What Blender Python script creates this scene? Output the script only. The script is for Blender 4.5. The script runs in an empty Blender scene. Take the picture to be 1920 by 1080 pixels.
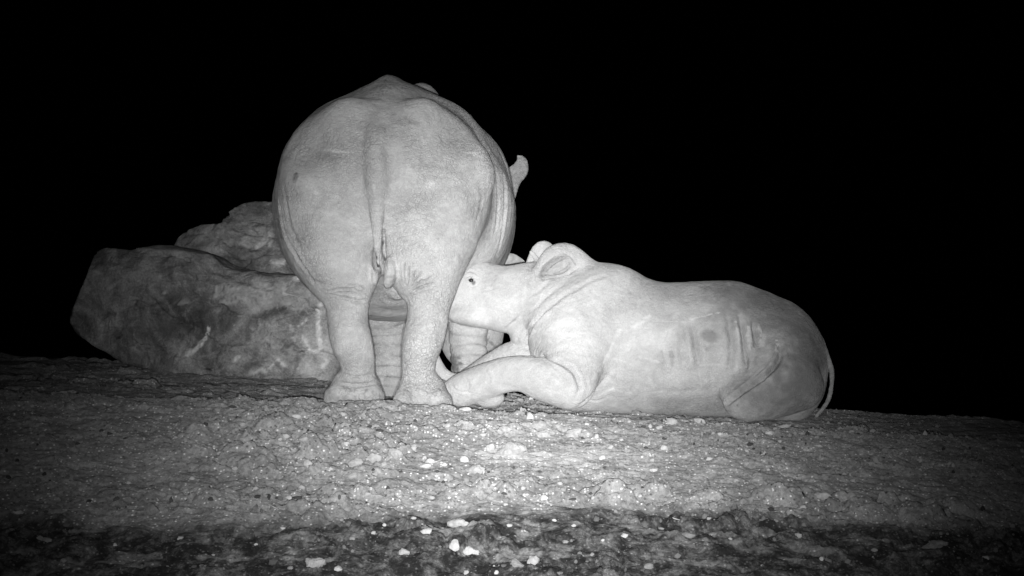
import bpy, math, random
import numpy as np
from mathutils import Vector
from mathutils.bvhtree import BVHTree

sc = bpy.context.scene
C = sc.collection
rng = np.random.default_rng(7)
random.seed(7)

# ------------------------------------------------------------------ camera, night sky, infrared lamps, exposure
F_PX = 3150.0                       # focal length in pixels of a 1920 wide frame
CAM = np.array([0.0, 0.0, 0.15])
PITCH = math.atan(162.0 / F_PX)
cam_d = bpy.data.cameras.new('camera')
cam_d.sensor_width = 36.0
cam_d.lens = 36.0 * F_PX / 1920.0
cam_d.clip_start, cam_d.clip_end = 0.05, 2000.0
cam = bpy.data.objects.new('camera', cam_d)
C.objects.link(cam)
cam.location = CAM
cam.rotation_euler = (math.pi / 2 + PITCH, 0, 0)
sc.camera = cam

world = bpy.data.worlds.new('World')
sc.world = world
world.use_nodes = True
bg = world.node_tree.nodes['Background']
bg.inputs['Color'].default_value = (1, 1, 1, 1)
bg.inputs['Strength'].default_value = 0.00006     # moonless night

def ir_lamp(name, loc, aim, watts, sigma_x, sigma_y):
    """Infrared flood of the night camera: a small lamp whose lens gives a soft elliptical beam."""
    ld = bpy.data.lights.new(name, 'SPOT')
    ld.energy = watts
    ld.shadow_soft_size = 0.022
    ld.spot_size = math.radians(70)
    ld.spot_blend = 0.6
    ld.use_nodes = True
    nt = ld.node_tree
    em = nt.nodes['Emission']
    tc = nt.nodes.new('ShaderNodeTexCoord')
    sep = nt.nodes.new('ShaderNodeSeparateXYZ')
    nt.links.new(tc.outputs['Normal'], sep.inputs[0])
    def m(op, a, b=None):
        n = nt.nodes.new('ShaderNodeMath'); n.operation = op
        for i, v in enumerate((a, b)):
            if v is None: continue
            if isinstance(v, (int, float)): n.inputs[i].default_value = v
            else: nt.links.new(v, n.inputs[i])
        return n.outputs[0]
    ax = m('DIVIDE', sep.outputs['X'], sep.outputs['Z'])
    ay = m('DIVIDE', sep.outputs['Y'], sep.outputs['Z'])
    q = m('ADD', m('POWER', m('ABSOLUTE', m('DIVIDE', ax, sigma_x)), 2.0),
          m('POWER', m('ABSOLUTE', m('DIVIDE', ay, sigma_y)), 2.0))
    g = m('EXPONENT', m('MULTIPLY', q, -0.5))
    nt.links.new(g, em.inputs['Strength'])
    o = bpy.data.objects.new(name, ld)
    C.objects.link(o)
    o.location = loc
    o.rotation_euler = (Vector(aim) - Vector(loc)).to_track_quat('-Z', 'Y').to_euler()
    return o

def P(px, py, Y):
    """world point seen at pixel (px, py) of the 1920 x 1080 frame, at depth Y"""
    cx, cy = (px - 960.0) / F_PX, (540.0 - py) / F_PX
    ca, sa = math.cos(PITCH), math.sin(PITCH)
    dy, dz = ca - cy * sa, sa + cy * ca
    t = Y / dy
    return np.array([cx * t, Y, CAM[2] + dz * t])

# two LED banks under the lens: a wide one and a narrow one
ir_lamp('infrared_lamp', (-0.045, 0.02, CAM[2] - 0.05), P(945, 615, 9.0), 5400.0, 0.118, 0.130)
ir_lamp('infrared_lamp', (0.050, 0.02, CAM[2] - 0.05), P(1010, 615, 9.0), 5300.0, 0.078, 0.088)

vs = sc.view_settings
vs.view_transform = 'Standard'
vs.look = 'None'
vs.exposure = 0.0
vs.gamma = 1.0
vs.use_curve_mapping = False
sc.cycles.max_bounces = 4
sc.cycles.diffuse_bounces = 3

# ------------------------------------------------------------------ noise
def _hash(ix, iy, iz, s):
    h = (ix.astype(np.uint32) * np.uint32(374761393) + iy.astype(np.uint32) * np.uint32(668265263)
         + iz.astype(np.uint32) * np.uint32(2246822519) + np.uint32(s * 3266489917 & 0xffffffff))
    h = (h ^ (h >> np.uint32(13))) * np.uint32(1274126177)
    h = h ^ (h >> np.uint32(16))
    return (h & np.uint32(0xffffff)).astype(np.float32) / np.float32(0xffffff)

def vnoise(x, y, z, s=0):
    """smooth value noise in -1..1"""
    x, y, z = np.broadcast_arrays(np.float32(x), np.float32(y), np.float32(z))
    xi, yi, zi = np.floor(x), np.floor(y), np.floor(z)
    fx, fy, fz = x - xi, y - yi, z - zi
    fx, fy, fz = (f * f * f * (f * (f * 6 - 15) + 10) for f in (fx, fy, fz))
    xi, yi, zi = (a.astype(np.int64) for a in (xi, yi, zi))
    r = 0
    for dx in (0, 1):
        wx = fx if dx else 1 - fx
        for dy in (0, 1):
            wy = fy if dy else 1 - fy
            for dz in (0, 1):
                wz = fz if dz else 1 - fz
                r = r + wx * wy * wz * _hash(xi + dx, yi + dy, zi + dz, s)
    return r * 2 - 1

def fbm(x, y, z, octs=4, s=0, gain=0.5, lac=2.03):
    a, r, t = 1.0, 0, 0
    for i in range(octs):
        r = r + a * vnoise(x + 17.3 * i, y - 9.1 * i, z + 4.7 * i, s + i)
        t += a
        a *= gain
        x, y, z = x * lac, y * lac, z * lac
    return r / t

def sstep(a, b, x):
    t = np.clip((x - a) / (b - a), 0, 1)
    return t * t * (3 - 2 * t)

# ------------------------------------------------------------------ implicit surfaces
class Field:
    def __init__(s, lo, hi, h):
        s.lo, s.h = np.array(lo, np.float64), h
        s.n = np.ceil((np.array(hi) - s.lo) / h).astype(int) + 1
        s.ax = [(s.lo[i] + h * np.arange(s.n[i])).astype(np.float32) for i in range(3)]
        s.v = np.full(s.n, 1.0, np.float32)

    def box(s, lo, hi):
        sl = []
        for i in range(3):
            a = max(0, int(np.floor((lo[i] - s.lo[i]) / s.h)))
            b = min(s.n[i], int(np.ceil((hi[i] - s.lo[i]) / s.h)) + 1)
            sl.append(slice(a, max(a, b)))
        X = s.ax[0][sl[0]][:, None, None]
        Y = s.ax[1][sl[1]][None, :, None]
        Z = s.ax[2][sl[2]][None, None, :]
        return tuple(sl), X, Y, Z

    def union(s, fn, lo, hi, k):
        m = k + 3 * s.h
        sl, X, Y, Z = s.box(np.array(lo) - m, np.array(hi) + m)
        d = fn(X, Y, Z)
        a = s.v[sl]
        q = np.maximum(k - np.abs(a - d), 0) / k
        s.v[sl] = np.minimum(a, d) - q * q * (k * 0.25)

    def cut(s, fn, lo, hi, k):
        m = k + 3 * s.h
        sl, X, Y, Z = s.box(np.array(lo) - m, np.array(hi) + m)
        d = -fn(X, Y, Z)
        a = s.v[sl]
        q = np.maximum(k - np.abs(a - d), 0) / k
        s.v[sl] = np.maximum(a, d) + q * q * (k * 0.25)

    def front(s, px, py, back=0.0):
        """first surface point on the sight line through a pixel, pushed back by some metres"""
        d = P(px, py, 1.0) - CAM
        Y = np.arange(s.lo[1], s.lo[1] + s.h * (s.n[1] - 1), s.h * 0.25)
        p = CAM[None] + d[None] * Y[:, None]
        g = (p - s.lo) / s.h
        i = np.clip(np.floor(g).astype(int), 0, s.n - 2); t = g - i
        v = 0
        for a in (0, 1):
            for b in (0, 1):
                for c in (0, 1):
                    w = (t[:, 0] if a else 1 - t[:, 0]) * (t[:, 1] if b else 1 - t[:, 1]) * (t[:, 2] if c else 1 - t[:, 2])
                    v = v + w * s.v[i[:, 0] + a, i[:, 1] + b, i[:, 2] + c]
        k = int(np.argmax(v < 0))
        return P(px, py, Y[k] + back)

    def _ell(s, c, r, rot):
        c, r = np.array(c, np.float64), np.array(r, np.float64)
        R = np.eye(3) if rot is None else np.array(rot)
        def fn(X, Y, Z):
            x, y, z = X - c[0], Y - c[1], Z - c[2]
            u = [(R[0, i] * x + R[1, i] * y + R[2, i] * z) for i in range(3)]
            k0 = np.sqrt(sum((u[i] / r[i]) ** 2 for i in range(3)))
            k1 = np.sqrt(sum((u[i] / r[i] ** 2) ** 2 for i in range(3))) + 1e-6
            return (k0 * (k0 - 1) / k1).astype(np.float32)
        e = np.sqrt(((R * r) ** 2).sum(1))
        return fn, c - e, c + e

    def ell(s, c, r, k=0.05, rot=None):
        s.union(*s._ell(c, r, rot), k)

    def ellcut(s, c, r, k=0.03, rot=None):
        s.cut(*s._ell(c, r, rot), k)

    def tube(s, pts, k=0.05, sub=4, flat=None):
        """chain of (x, y, z, r); flat = (axis, factor) squashes the section along a world axis"""
        p = np.array(pts, np.float64)
        q = catmull(p, sub)
        ax, fa = flat if flat else (0, 1.0)
        sc_ = np.ones(3); sc_[ax] = 1.0 / fa
        mid = q[:, :3].mean(0)
        def fn(X, Y, Z):
            best = None
            x, y, z = (X - mid[0]) * sc_[0], (Y - mid[1]) * sc_[1], (Z - mid[2]) * sc_[2]
            w = (q[:, :3] - mid) * sc_
            for i in range(len(q) - 1):
                a, b = w[i], w[i + 1]
                ab = b - a
                L = float(ab @ ab) + 1e-9
                t = np.clip(((x - a[0]) * ab[0] + (y - a[1]) * ab[1] + (z - a[2]) * ab[2]) / L, 0, 1)
                dx, dy, dz = x - a[0] - t * ab[0], y - a[1] - t * ab[1], z - a[2] - t * ab[2]
                d = np.sqrt(dx * dx + dy * dy + dz * dz) - (q[i, 3] + t * (q[i + 1, 3] - q[i, 3]))
                best = d if best is None else np.minimum(best, d)
            return (best * min(1.0, fa)).astype(np.float32) if fa < 1 else best.astype(np.float32)
        rr = q[:, 3:4] * np.array([[fa if i == ax else 1.0 for i in range(3)]])
        s.union(fn, (q[:, :3] - rr).min(0), (q[:, :3] + rr).max(0), k)

    def loft(s, axis, rows, k=0.05, cap0=0.3, cap1=0.3):
        """body loft along a world axis (0 = X, 1 = Y).  rows: t, c, z, w-, w+, up, down, n_up, n_down"""
        r = np.array(rows, np.float64)
        T = s.ax[axis].astype(np.float64)
        par = [pchip(r[:, 0], r[:, j], T) for j in range(1, 9)]
        t0, t1 = r[0, 0], r[-1, 0]
        cap = np.ones_like(T)
        a = np.clip((T - t0) / cap0, 0, 1); cap *= np.sqrt(np.maximum(1 - (1 - a) ** 2, 0))
        b = np.clip((t1 - T) / cap1, 0, 1); cap *= np.sqrt(np.maximum(1 - (1 - b) ** 2, 0))
        cap = np.maximum(cap, 1e-3)
        c, z0, wm, wp, up, dn, nu, nd = [v.astype(np.float32) for v in par]
        cap = cap.astype(np.float32)
        wm, wp, up, dn = wm * cap, wp * cap, up * cap, dn * cap
        out_of = np.maximum(t0 - T, T - t1)
        ov = 1 - axis
        lo, hi = np.zeros(3), np.zeros(3)
        lo[axis], hi[axis] = t0, t1
        lo[ov], hi[ov] = (c - wm).min(), (c + wp).max()
        lo[2], hi[2] = (z0 - dn).min(), (z0 + up).max()
        def fn(X, Y, Z):
            A = (X, Y)[axis]; B = (X, Y)[ov]
            ti = np.rint((A.ravel() - s.lo[axis]) / s.h).astype(int)
            shp = A.shape
            g = lambda v: v[ti].reshape(shp)
            dx, dz = B - g(c), Z - g(z0)
            u = np.abs(dx) / np.where(dx > 0, g(wp), g(wm))
            v = np.abs(dz) / np.where(dz > 0, g(up), g(dn))
            n = np.where(dz > 0, g(nu), g(nd))
            f = (u ** n + v ** n) ** (1 / n) + 1e-6
            rho = np.sqrt(dx * dx + dz * dz)
            d = (f - 1) / f * rho
            d = np.where(f < 0.3, -0.2, d)
            return np.maximum(d, g(out_of.astype(np.float32))).astype(np.float32)
        s.union(fn, lo, hi, k)

    def mesh(s):
        """naive surface nets"""
        v = s.v
        ins = v < 0
        nx, ny, nz = v.shape
        cnt = np.zeros((nx - 1, ny - 1, nz - 1), np.uint8)
        for dx in (0, 1):
            for dy in (0, 1):
                for dz in (0, 1):
                    cnt += ins[dx:nx - 1 + dx, dy:ny - 1 + dy, dz:nz - 1 + dz]
        act = (cnt > 0) & (cnt < 8)
        cell = np.argwhere(act)
        idx = np.full(act.shape, -1, np.int32)
        idx[act] = np.arange(len(cell), dtype=np.int32)
        acc = np.zeros((len(cell), 3)); num = np.zeros(len(cell))
        corners = [(dx, dy, dz) for dx in (0, 1) for dy in (0, 1) for dz in (0, 1)]
        for a in corners:
            for ax in range(3):
                if a[ax]: continue
                b = list(a); b[ax] = 1
                va = v[cell[:, 0] + a[0], cell[:, 1] + a[1], cell[:, 2] + a[2]]
                vb = v[cell[:, 0] + b[0], cell[:, 1] + b[1], cell[:, 2] + b[2]]
                m = (va < 0) != (vb < 0)
                t = np.where(m, va / np.where(m, va - vb, 1), 0)
                p = np.array(a, float)[None] + t[:, None] * (np.array(b) - np.array(a))[None]
                acc += np.where(m[:, None], p, 0); num += m
        V = s.lo + s.h * (cell + acc / num[:, None])
        faces = []
        for ax in range(3):
            sl0 = [slice(None)] * 3; sl1 = [slice(None)] * 3
            sl0[ax] = slice(0, -1); sl1[ax] = slice(1, None)
            A, B = ins[tuple(sl0)], ins[tuple(sl1)]
            e = np.argwhere(A != B)
            o1, o2 = [i for i in range(3) if i != ax]
            ok = (e[:, o1] > 0) & (e[:, o2] > 0) & (e[:, o1] < v.shape[o1] - 1) & (e[:, o2] < v.shape[o2] - 1)
            e = e[ok]
            flip = A[tuple(e.T)]
            quad = []
            for d1, d2 in ((1, 1), (0, 1), (0, 0), (1, 0)):
                f = e.copy(); f[:, o1] -= d1; f[:, o2] -= d2
                quad.append(idx[tuple(f.T)])
            q = np.stack(quad, 1)
            if ax == 1: flip = ~flip
            q[~flip] = q[~flip][:, ::-1]
            faces.append(q)
        return V, np.concatenate(faces)

def catmull(p, sub):
    if sub <= 1: return p
    out = []
    n = len(p)
    for i in range(n - 1):
        a, b, c, d = p[max(i - 1, 0)], p[i], p[i + 1], p[min(i + 2, n - 1)]
        for j in range(sub):
            t = j / sub
            out.append(0.5 * (2 * b + (c - a) * t + (2 * a - 5 * b + 4 * c - d) * t * t + (3 * b - a - 3 * c + d) * t ** 3))
    out.append(p[-1])
    return np.array(out)

def pchip(x, y, t):
    """monotone cubic interpolation, constant outside"""
    h = np.diff(x); d = np.diff(y) / h
    m = np.zeros_like(y)
    m[0], m[-1] = d[0], d[-1]
    for i in range(1, len(x) - 1):
        if d[i - 1] * d[i] > 0:
            w1, w2 = 2 * h[i] + h[i - 1], h[i] + 2 * h[i - 1]
            m[i] = (w1 + w2) / (w1 / d[i - 1] + w2 / d[i])
    t = np.clip(t, x[0], x[-1])
    i = np.clip(np.searchsorted(x, t) - 1, 0, len(x) - 2)
    s = (t - x[i]) / h[i]
    return ((1 + 2 * s) * (1 - s) ** 2 * y[i] + s * (1 - s) ** 2 * h[i] * m[i]
            + s * s * (3 - 2 * s) * y[i + 1] + s * s * (s - 1) * h[i] * m[i + 1])

def rotx(a): c, s = math.cos(a), math.sin(a); return np.array([[1, 0, 0], [0, c, -s], [0, s, c]])
def roty(a): c, s = math.cos(a), math.sin(a); return np.array([[c, 0, s], [0, 1, 0], [-s, 0, c]])
def rotz(a): c, s = math.cos(a), math.sin(a); return np.array([[c, -s, 0], [s, c, 0], [0, 0, 1]])

# ------------------------------------------------------------------ mesh helpers
def raw_mesh(name, V, Fq):
    me = bpy.data.meshes.new(name)
    nv, nf, k = len(V), len(Fq), Fq.shape[1]
    me.vertices.add(nv)
    me.vertices.foreach_set('co', np.asarray(V, np.float32).ravel())
    me.loops.add(nf * k)
    me.loops.foreach_set('vertex_index', np.asarray(Fq, np.int32).ravel())
    me.polygons.add(nf)
    me.polygons.foreach_set('loop_start', np.arange(0, nf * k, k, dtype=np.int32))
    me.polygons.foreach_set('use_smooth', np.ones(nf, bool))
    me.update(calc_edges=True)
    me.validate()
    return me

def relax(V, Fq, it, lam=0.5):
    n = len(V)
    e = np.concatenate([Fq[:, [i, (i + 1) % 4]] for i in range(4)])
    a = np.concatenate([e[:, 0], e[:, 1]]); b = np.concatenate([e[:, 1], e[:, 0]])
    cnt = np.bincount(a, minlength=n)[:, None]
    for i in range(it):
        s = np.stack([np.bincount(a, V[b, j], n) for j in range(3)], 1) / cnt
        l = lam if i % 2 == 0 else -lam * 1.04
        V = V + l * (s - V)
    return V

def split_quads(V, Fq):
    """one level of smooth quad subdivision (Catmull-Clark face/edge points, relaxed vertices)"""
    n, m = len(V), len(Fq)
    fc = V[Fq].mean(1)
    e = np.concatenate([Fq[:, [i, (i + 1) % 4]] for i in range(4)])
    fi = np.tile(np.arange(m), 4)
    es = np.sort(e, 1)
    key = es[:, 0].astype(np.int64) * n + es[:, 1]
    uk, inv = np.unique(key, return_inverse=True)
    ne = len(uk)
    ea, eb = uk // n, uk % n
    c = np.bincount(inv, minlength=ne)[:, None]
    fs = np.stack([np.bincount(inv, fc[fi, j], ne) for j in range(3)], 1) / c
    mid = (V[ea] + V[eb]) / 2
    ep = (mid + fs) / 2
    val = (np.bincount(ea, minlength=n) + np.bincount(eb, minlength=n))[:, None].astype(float)
    Rm = np.stack([np.bincount(ea, mid[:, j], n) + np.bincount(eb, mid[:, j], n) for j in range(3)], 1) / val
    vf = Fq.ravel()
    fcnt = np.bincount(vf, minlength=n)[:, None]
    Qm = np.stack([np.bincount(vf, np.repeat(fc[:, j], 4), n) for j in range(3)], 1) / fcnt
    vp = (Qm + 2 * Rm + (val - 3) * V) / val
    NV = np.concatenate([vp, fc, ep])
    ei = inv.reshape(4, m)
    Q = []
    for i in range(4):
        Q.append(np.stack([Fq[:, i], n + m + ei[i], n + np.arange(m), n + m + ei[(i - 1) % 4]], 1))
    return NV, np.concatenate(Q)

def vnormals(V, Fq):
    a, b, c, d = (V[Fq[:, i]] for i in range(4))
    fn = np.cross(c - a, d - b)
    n = len(V)
    N = np.stack([np.bincount(Fq.ravel(), np.repeat(fn[:, j], 4), n) for j in range(3)], 1)
    return N / (np.linalg.norm(N, axis=1, keepdims=True) + 1e-12)

def seg_dist(V, pts):
    """distance to a 3-D polyline and the position 0..1 along it"""
    best = np.full(len(V), 9.0); pos = np.zeros(len(V))
    n = len(pts) - 1
    if n == 0: return np.linalg.norm(V - pts[0], axis=1), pos
    for i in range(n):
        a, b = pts[i], pts[i + 1]
        ab = b - a
        if ab @ ab > 0.0144: continue        # the sight line jumped to another surface
        t = np.clip(((V - a) @ ab) / (ab @ ab + 1e-12), 0, 1)
        d = np.linalg.norm(V - a - t[:, None] * ab, axis=1)
        m = d < best
        best[m] = d[m]; pos[m] = (i + t[m]) / n
    return best, pos

class Body:
    """mesh arrays of an animal or rock, with lines and spots placed on its skin"""
    def __init__(s, V, Fq):
        s.V, s.F = V, Fq
        s.N = vnormals(V, Fq)
        s.mark = np.zeros(len(V), np.float32)
        s.disp = np.zeros(len(V))
        s.bvh = BVHTree.FromPolygons([Vector(v) for v in V], Fq.tolist())
    def hit(s, px, py):
        d = P(px, py, 10.0) - CAM
        loc, nor, i, dist = s.bvh.ray_cast(Vector(CAM), Vector(d).normalized())
        return None if loc is None else np.array(loc)
    def line(s, pix, sub=4):
        q = catmull(np.array(pix, float), sub) if len(pix) > 1 else np.array(pix, float)
        pts = [s.hit(*p) for p in q]
        pts = [p for p in pts if p is not None]
        return np.array(pts) if pts else None
    def near(s, pts, m):
        lo, hi = pts.min(0) - m, pts.max(0) + m
        return np.flatnonzero(((s.V > lo) & (s.V < hi)).all(1))
    def groove(s, pix, width, depth, rough=0.3, seed=0, taper=True, lip=0.35, dirt=0.0):
        pts = s.line(pix)
        if pts is None: return
        i = s.near(pts, width * 4)
        V = s.V[i]
        w = np.stack([vnoise(V[:, 0] * 40, V[:, 1] * 40, V[:, 2] * 40, seed + j) for j in range(3)], 1) * width * rough
        d, t = seg_dist(V + w, pts)
        e = np.sin(np.pi * np.clip(t, 0.02, 0.98)) ** 0.5 if taper else 1.0
        if dirt:
            g = -dirt * e * np.exp(-(d / (width * 0.8)) ** 2)  # shade of the groove painted into the colour
            s.mark[i] = np.where(np.abs(g) > np.abs(s.mark[i]), g, s.mark[i])
        s.disp[i] += e * depth * (-np.exp(-(d / width) ** 2) + lip * np.exp(-((d - 2 * width) / width) ** 2))
    def paint(s, pix, width, value, rough=0.5, seed=0, soft=0.5, scale=60):
        pts = s.line(pix)
        if pts is None: return
        i = s.near(pts, width * 3)
        V = s.V[i]
        w = np.stack([fbm(V[:, 0] * scale, V[:, 1] * scale, V[:, 2] * scale, 2, seed + j) for j in range(3)], 1) * width * rough
        d, t = seg_dist(V + w, pts)
        g = (1 - sstep(width * (1 - soft), width * (1 + soft), d)) * value
        if width < 0.06 and rough > 0.25: g = g * np.clip(0.75 + 0.6 * vnoise(V[:, 0] * 70, V[:, 1] * 70, V[:, 2] * 70, seed + 5), 0, 1)
        s.mark[i] = np.where(np.abs(g) > np.abs(s.mark[i]), g, s.mark[i])
    def done(s, name, mat, origin, parent=None):
        V = s.V + s.N * s.disp[:, None]
        me = raw_mesh(name, V - origin, s.F)
        a = me.attributes.new('mark', 'FLOAT', 'POINT')
        a.data.foreach_set('value', s.mark.astype(np.float32))
        me.materials.append(mat)
        o = bpy.data.objects.new(name, me)
        C.objects.link(o)
        if parent: o.parent = parent
        else: o.location = origin
        return o

def tag(o, label=None, cat=None, group=None, kind=None):
    for k, v in (('label', label), ('category', cat), ('group', group), ('kind', kind)):
        if v: o[k] = v
    return o

def empty(name, loc):
    o = bpy.data.objects.new(name, None)
    C.objects.link(o); o.location = loc
    o.empty_display_size = 0.2
    return o

def link(name, me, parent=None, loc=None):
    o = bpy.data.objects.new(name, me)
    C.objects.link(o)
    if parent: o.parent = parent
    if loc is not None: o.location = loc
    return o

# ------------------------------------------------------------------ materials (all neutral: the photograph is infrared)
class NT:
    def __init__(s, name, dr=0.35):
        s.m = bpy.data.materials.new(name); s.m.use_nodes = True
        s.t = s.m.node_tree; s.b = s.t.nodes['Principled BSDF']
        s.b.inputs['Specular IOR Level'].default_value = 0.15
        s.b.inputs['Diffuse Roughness'].default_value = dr
    def n(s, typ, **kw):
        o = s.t.nodes.new(typ)
        for k, v in kw.items(): setattr(o, k, v)
        return o
    def l(s, a, b): s.t.links.new(a, b)
    def math(s, op, a, b=None, c=None, clamp=False):
        o = s.n('ShaderNodeMath', operation=op); o.use_clamp = clamp
        for i, v in enumerate((a, b, c)):
            if v is None: continue
            if isinstance(v, (int, float)): o.inputs[i].default_value = v
            else: s.l(v, o.inputs[i])
        return o.outputs[0]
    def noise(s, scale, detail=4, rough=0.55, vec=None, dist=0.0):
        o = s.n('ShaderNodeTexNoise')
        o.inputs['Scale'].default_value = scale; o.inputs['Detail'].default_value = detail
        o.inputs['Roughness'].default_value = rough; o.inputs['Distortion'].default_value = dist
        if vec is not None: s.l(vec, o.inputs['Vector'])
        return o.outputs['Fac']
    def vor(s, scale, feature='F1', vec=None, rnd=1.0):
        o = s.n('ShaderNodeTexVoronoi', feature=feature)
        o.inputs['Scale'].default_value = scale
        o.inputs['Randomness'].default_value = rnd
        if vec is not None: s.l(vec, o.inputs['Vector'])
        return o
    def ramp(s, fac, a, b, lo, hi):
        o = s.n('ShaderNodeMapRange'); o.interpolation_type = 'SMOOTHSTEP'
        for i, v in zip((1, 2, 3, 4), (a, b, lo, hi)): o.inputs[i].default_value = v
        s.l(fac, o.inputs[0]); return o.outputs[0]
    def obj(s, scale=(1, 1, 1)):
        tc = s.n('ShaderNodeTexCoord'); mp = s.n('ShaderNodeMapping')
        mp.inputs['Scale'].default_value = scale
        s.l(tc.outputs['Object'], mp.inputs['Vector']); return mp.outputs[0]
    def attr(s, name):
        o = s.n('ShaderNodeAttribute'); o.attribute_name = name; return o.outputs['Fac']
    def mix(s, fac, a, b):
        """a + fac * (b - a) on plain values"""
        d = s.math('SUBTRACT', b, a)
        return s.math('ADD', s.math('MULTIPLY', fac, d), a)
    def bump(s, hgt, strength, dist, prev=None):
        o = s.n('ShaderNodeBump')
        o.inputs['Strength'].default_value = strength; o.inputs['Distance'].default_value = dist
        s.l(hgt, o.inputs['Height'])
        if prev is not None: s.l(prev, o.inputs['Normal'])
        return o.outputs[0]
    def out(s, val, rough=0.85, normal=None):
        s.l(val, s.b.inputs['Base Color'])
        s.b.inputs['Roughness'].default_value = rough
        if normal is not None: s.l(normal, s.b.inputs['Normal'])
        return s.m

def skin_material(name, lo, hi, light, dark, crack=0.5, crack_scale=75):
    t = NT(name)
    v = t.obj()
    patch = t.ramp(t.noise(4.0, 7, 0.68, v, 0.9), 0.34, 0.66, 0, 1)
    base = t.mix(patch, lo, hi)
    smear = t.ramp(t.noise(1.0, 6, 0.72, t.obj((7, 7, 11)), 2.2), 0.40, 0.75, 0.93, 1.12)
    base = t.math('MULTIPLY', base, smear)
    grain = t.ramp(t.noise(160, 3, 0.7, v), 0.25, 0.75, 0.90, 1.08)
    base = t.math('MULTIPLY', base, grain)
    spots = t.vor(26, 'F1', v)
    sp = t.ramp(spots.outputs['Distance'], 0.05, 0.22, 0.86, 1.0)
    sel = t.ramp(t.noise(9, 2, 0.5, v), 0.55, 0.68, 0, 1)
    base = t.math('MULTIPLY', base, t.mix(sel, 1.0, sp))
    # hide pattern: a net of fine cracks
    cv = t.obj((1, 1, 1.35))
    jit = t.n('ShaderNodeVectorMath', operation='ADD')
    nz = t.n('ShaderNodeTexNoise'); nz.inputs['Scale'].default_value = 30
    sc2 = t.n('ShaderNodeVectorMath', operation='SCALE'); sc2.inputs['Scale'].default_value = 0.02
    t.l(v, nz.inputs['Vector']); t.l(nz.outputs['Color'], sc2.inputs[0])
    t.l(cv, jit.inputs[0]); t.l(sc2.outputs[0], jit.inputs[1])
    e1 = t.vor(crack_scale, 'DISTANCE_TO_EDGE', jit.outputs[0]).outputs['Distance']
    e2 = t.vor(crack_scale * 0.36, 'DISTANCE_TO_EDGE', jit.outputs[0]).outputs['Distance']
    c1 = t.ramp(e1, 0.0, 0.16, 0, 1)
    c2 = t.ramp(e2, 0.0, 0.10, 0, 1)
    where = t.ramp(t.noise(3.2, 3, 0.6, v), 0.38, 0.70, 0.35, 0.9)
    ch = t.math('MULTIPLY', t.math('ADD', c1, t.math('MULTIPLY', c2, 0.8)), where)
    fine = t.noise(240, 4, 0.6, v)
    deep = t.math('SUBTRACT', 1.0, t.math('MULTIPLY', t.ramp(t.math('MINIMUM', e1, t.math('MULTIPLY', e2, 1.5)), 0.0, 0.11, 1, 0), t.math('MULTIPLY', where, crack * 0.34)))
    base = t.math('MULTIPLY', base, deep)
    n1 = t.bump(ch, min(1.0, crack * 2), 0.006)
    n2 = t.bump(fine, 0.35, 0.0022, n1)
    n3 = t.bump(t.noise(28, 4, 0.6, v), 0.4, 0.008, n2)
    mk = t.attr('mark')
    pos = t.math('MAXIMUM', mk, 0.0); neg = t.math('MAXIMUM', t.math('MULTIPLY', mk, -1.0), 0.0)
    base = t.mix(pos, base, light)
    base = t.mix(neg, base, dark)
    return t.out(base, 0.82, n3)

M_cow = skin_material('cow_hide', 0.315, 0.405, 0.54, 0.05, 0.46, 85)
M_calf = skin_material('calf_hide', 0.30, 0.385, 0.52, 0.07, 0.34, 100)

def rock_material(name):
    t = NT(name, 0.1)
    v = t.obj()
    a = t.ramp(t.noise(2.2, 7, 0.68, v, 0.8), 0.36, 0.66, 0, 1)
    base = t.mix(a, 0.13, 0.46)
    vein = t.ramp(t.noise(8, 8, 0.75, v, 1.2), 0.52, 0.62, 0, 1)
    base = t.mix(t.math('MULTIPLY', vein, 0.5), base, 0.42)
    dk = t.ramp(t.noise(5, 5, 0.65, v, 1.0), 0.55, 0.72, 0, 0.75)
    base = t.mix(dk, base, 0.07)
    fl = t.ramp(t.noise(70, 4, 0.7, v), 0.3, 0.75, 0.75, 1.2)
    base = t.math('MULTIPLY', base, fl)
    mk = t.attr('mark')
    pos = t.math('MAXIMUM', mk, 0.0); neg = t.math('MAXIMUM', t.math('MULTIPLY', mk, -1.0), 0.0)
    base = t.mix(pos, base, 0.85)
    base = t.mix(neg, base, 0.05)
    n1 = t.bump(t.noise(14, 8, 0.68, v, 0.6), 0.9, 0.05)
    n2 = t.bump(t.noise(130, 4, 0.6, v), 0.4, 0.005, n1)
    return t.out(base, 0.9, n2)
M_rock = rock_material('weathered_rock')

def plain(name, lo, hi, scale, rough=0.9, bump=0.5, bd=0.004):
    t = NT(name, 0.6)
    v = t.obj()
    a = t.ramp(t.noise(scale, 5, 0.65, v), 0.3, 0.7, 0, 1)
    n = t.bump(t.noise(scale * 3, 5, 0.6, v), bump, bd)
    return t.out(t.mix(a, lo, hi), rough, n)
M_pale = plain('chalky_stone', 0.24, 0.44, 30, 0.9, 0.9, 0.008)
M_clod = plain('dry_clod', 0.21, 0.36, 35, 0.9, 0.9, 0.010)
M_grey = plain('grey_stone', 0.12, 0.24, 30, 0.9, 0.9, 0.008)
M_dark = plain('dark_litter', 0.025, 0.06, 30)
M_nail = plain('toenail_horn', 0.06, 0.12, 40)
M_horn = plain('horn', 0.22, 0.34, 40)
M_straw = plain('dry_straw', 0.25, 0.4, 30)
t_ = NT('wet_eye'); t_.b.inputs['Base Color'].default_value = (0.02, 0.02, 0.02, 1)
t_.b.inputs['Roughness'].default_value = 0.15; M_eye = t_.m

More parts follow.
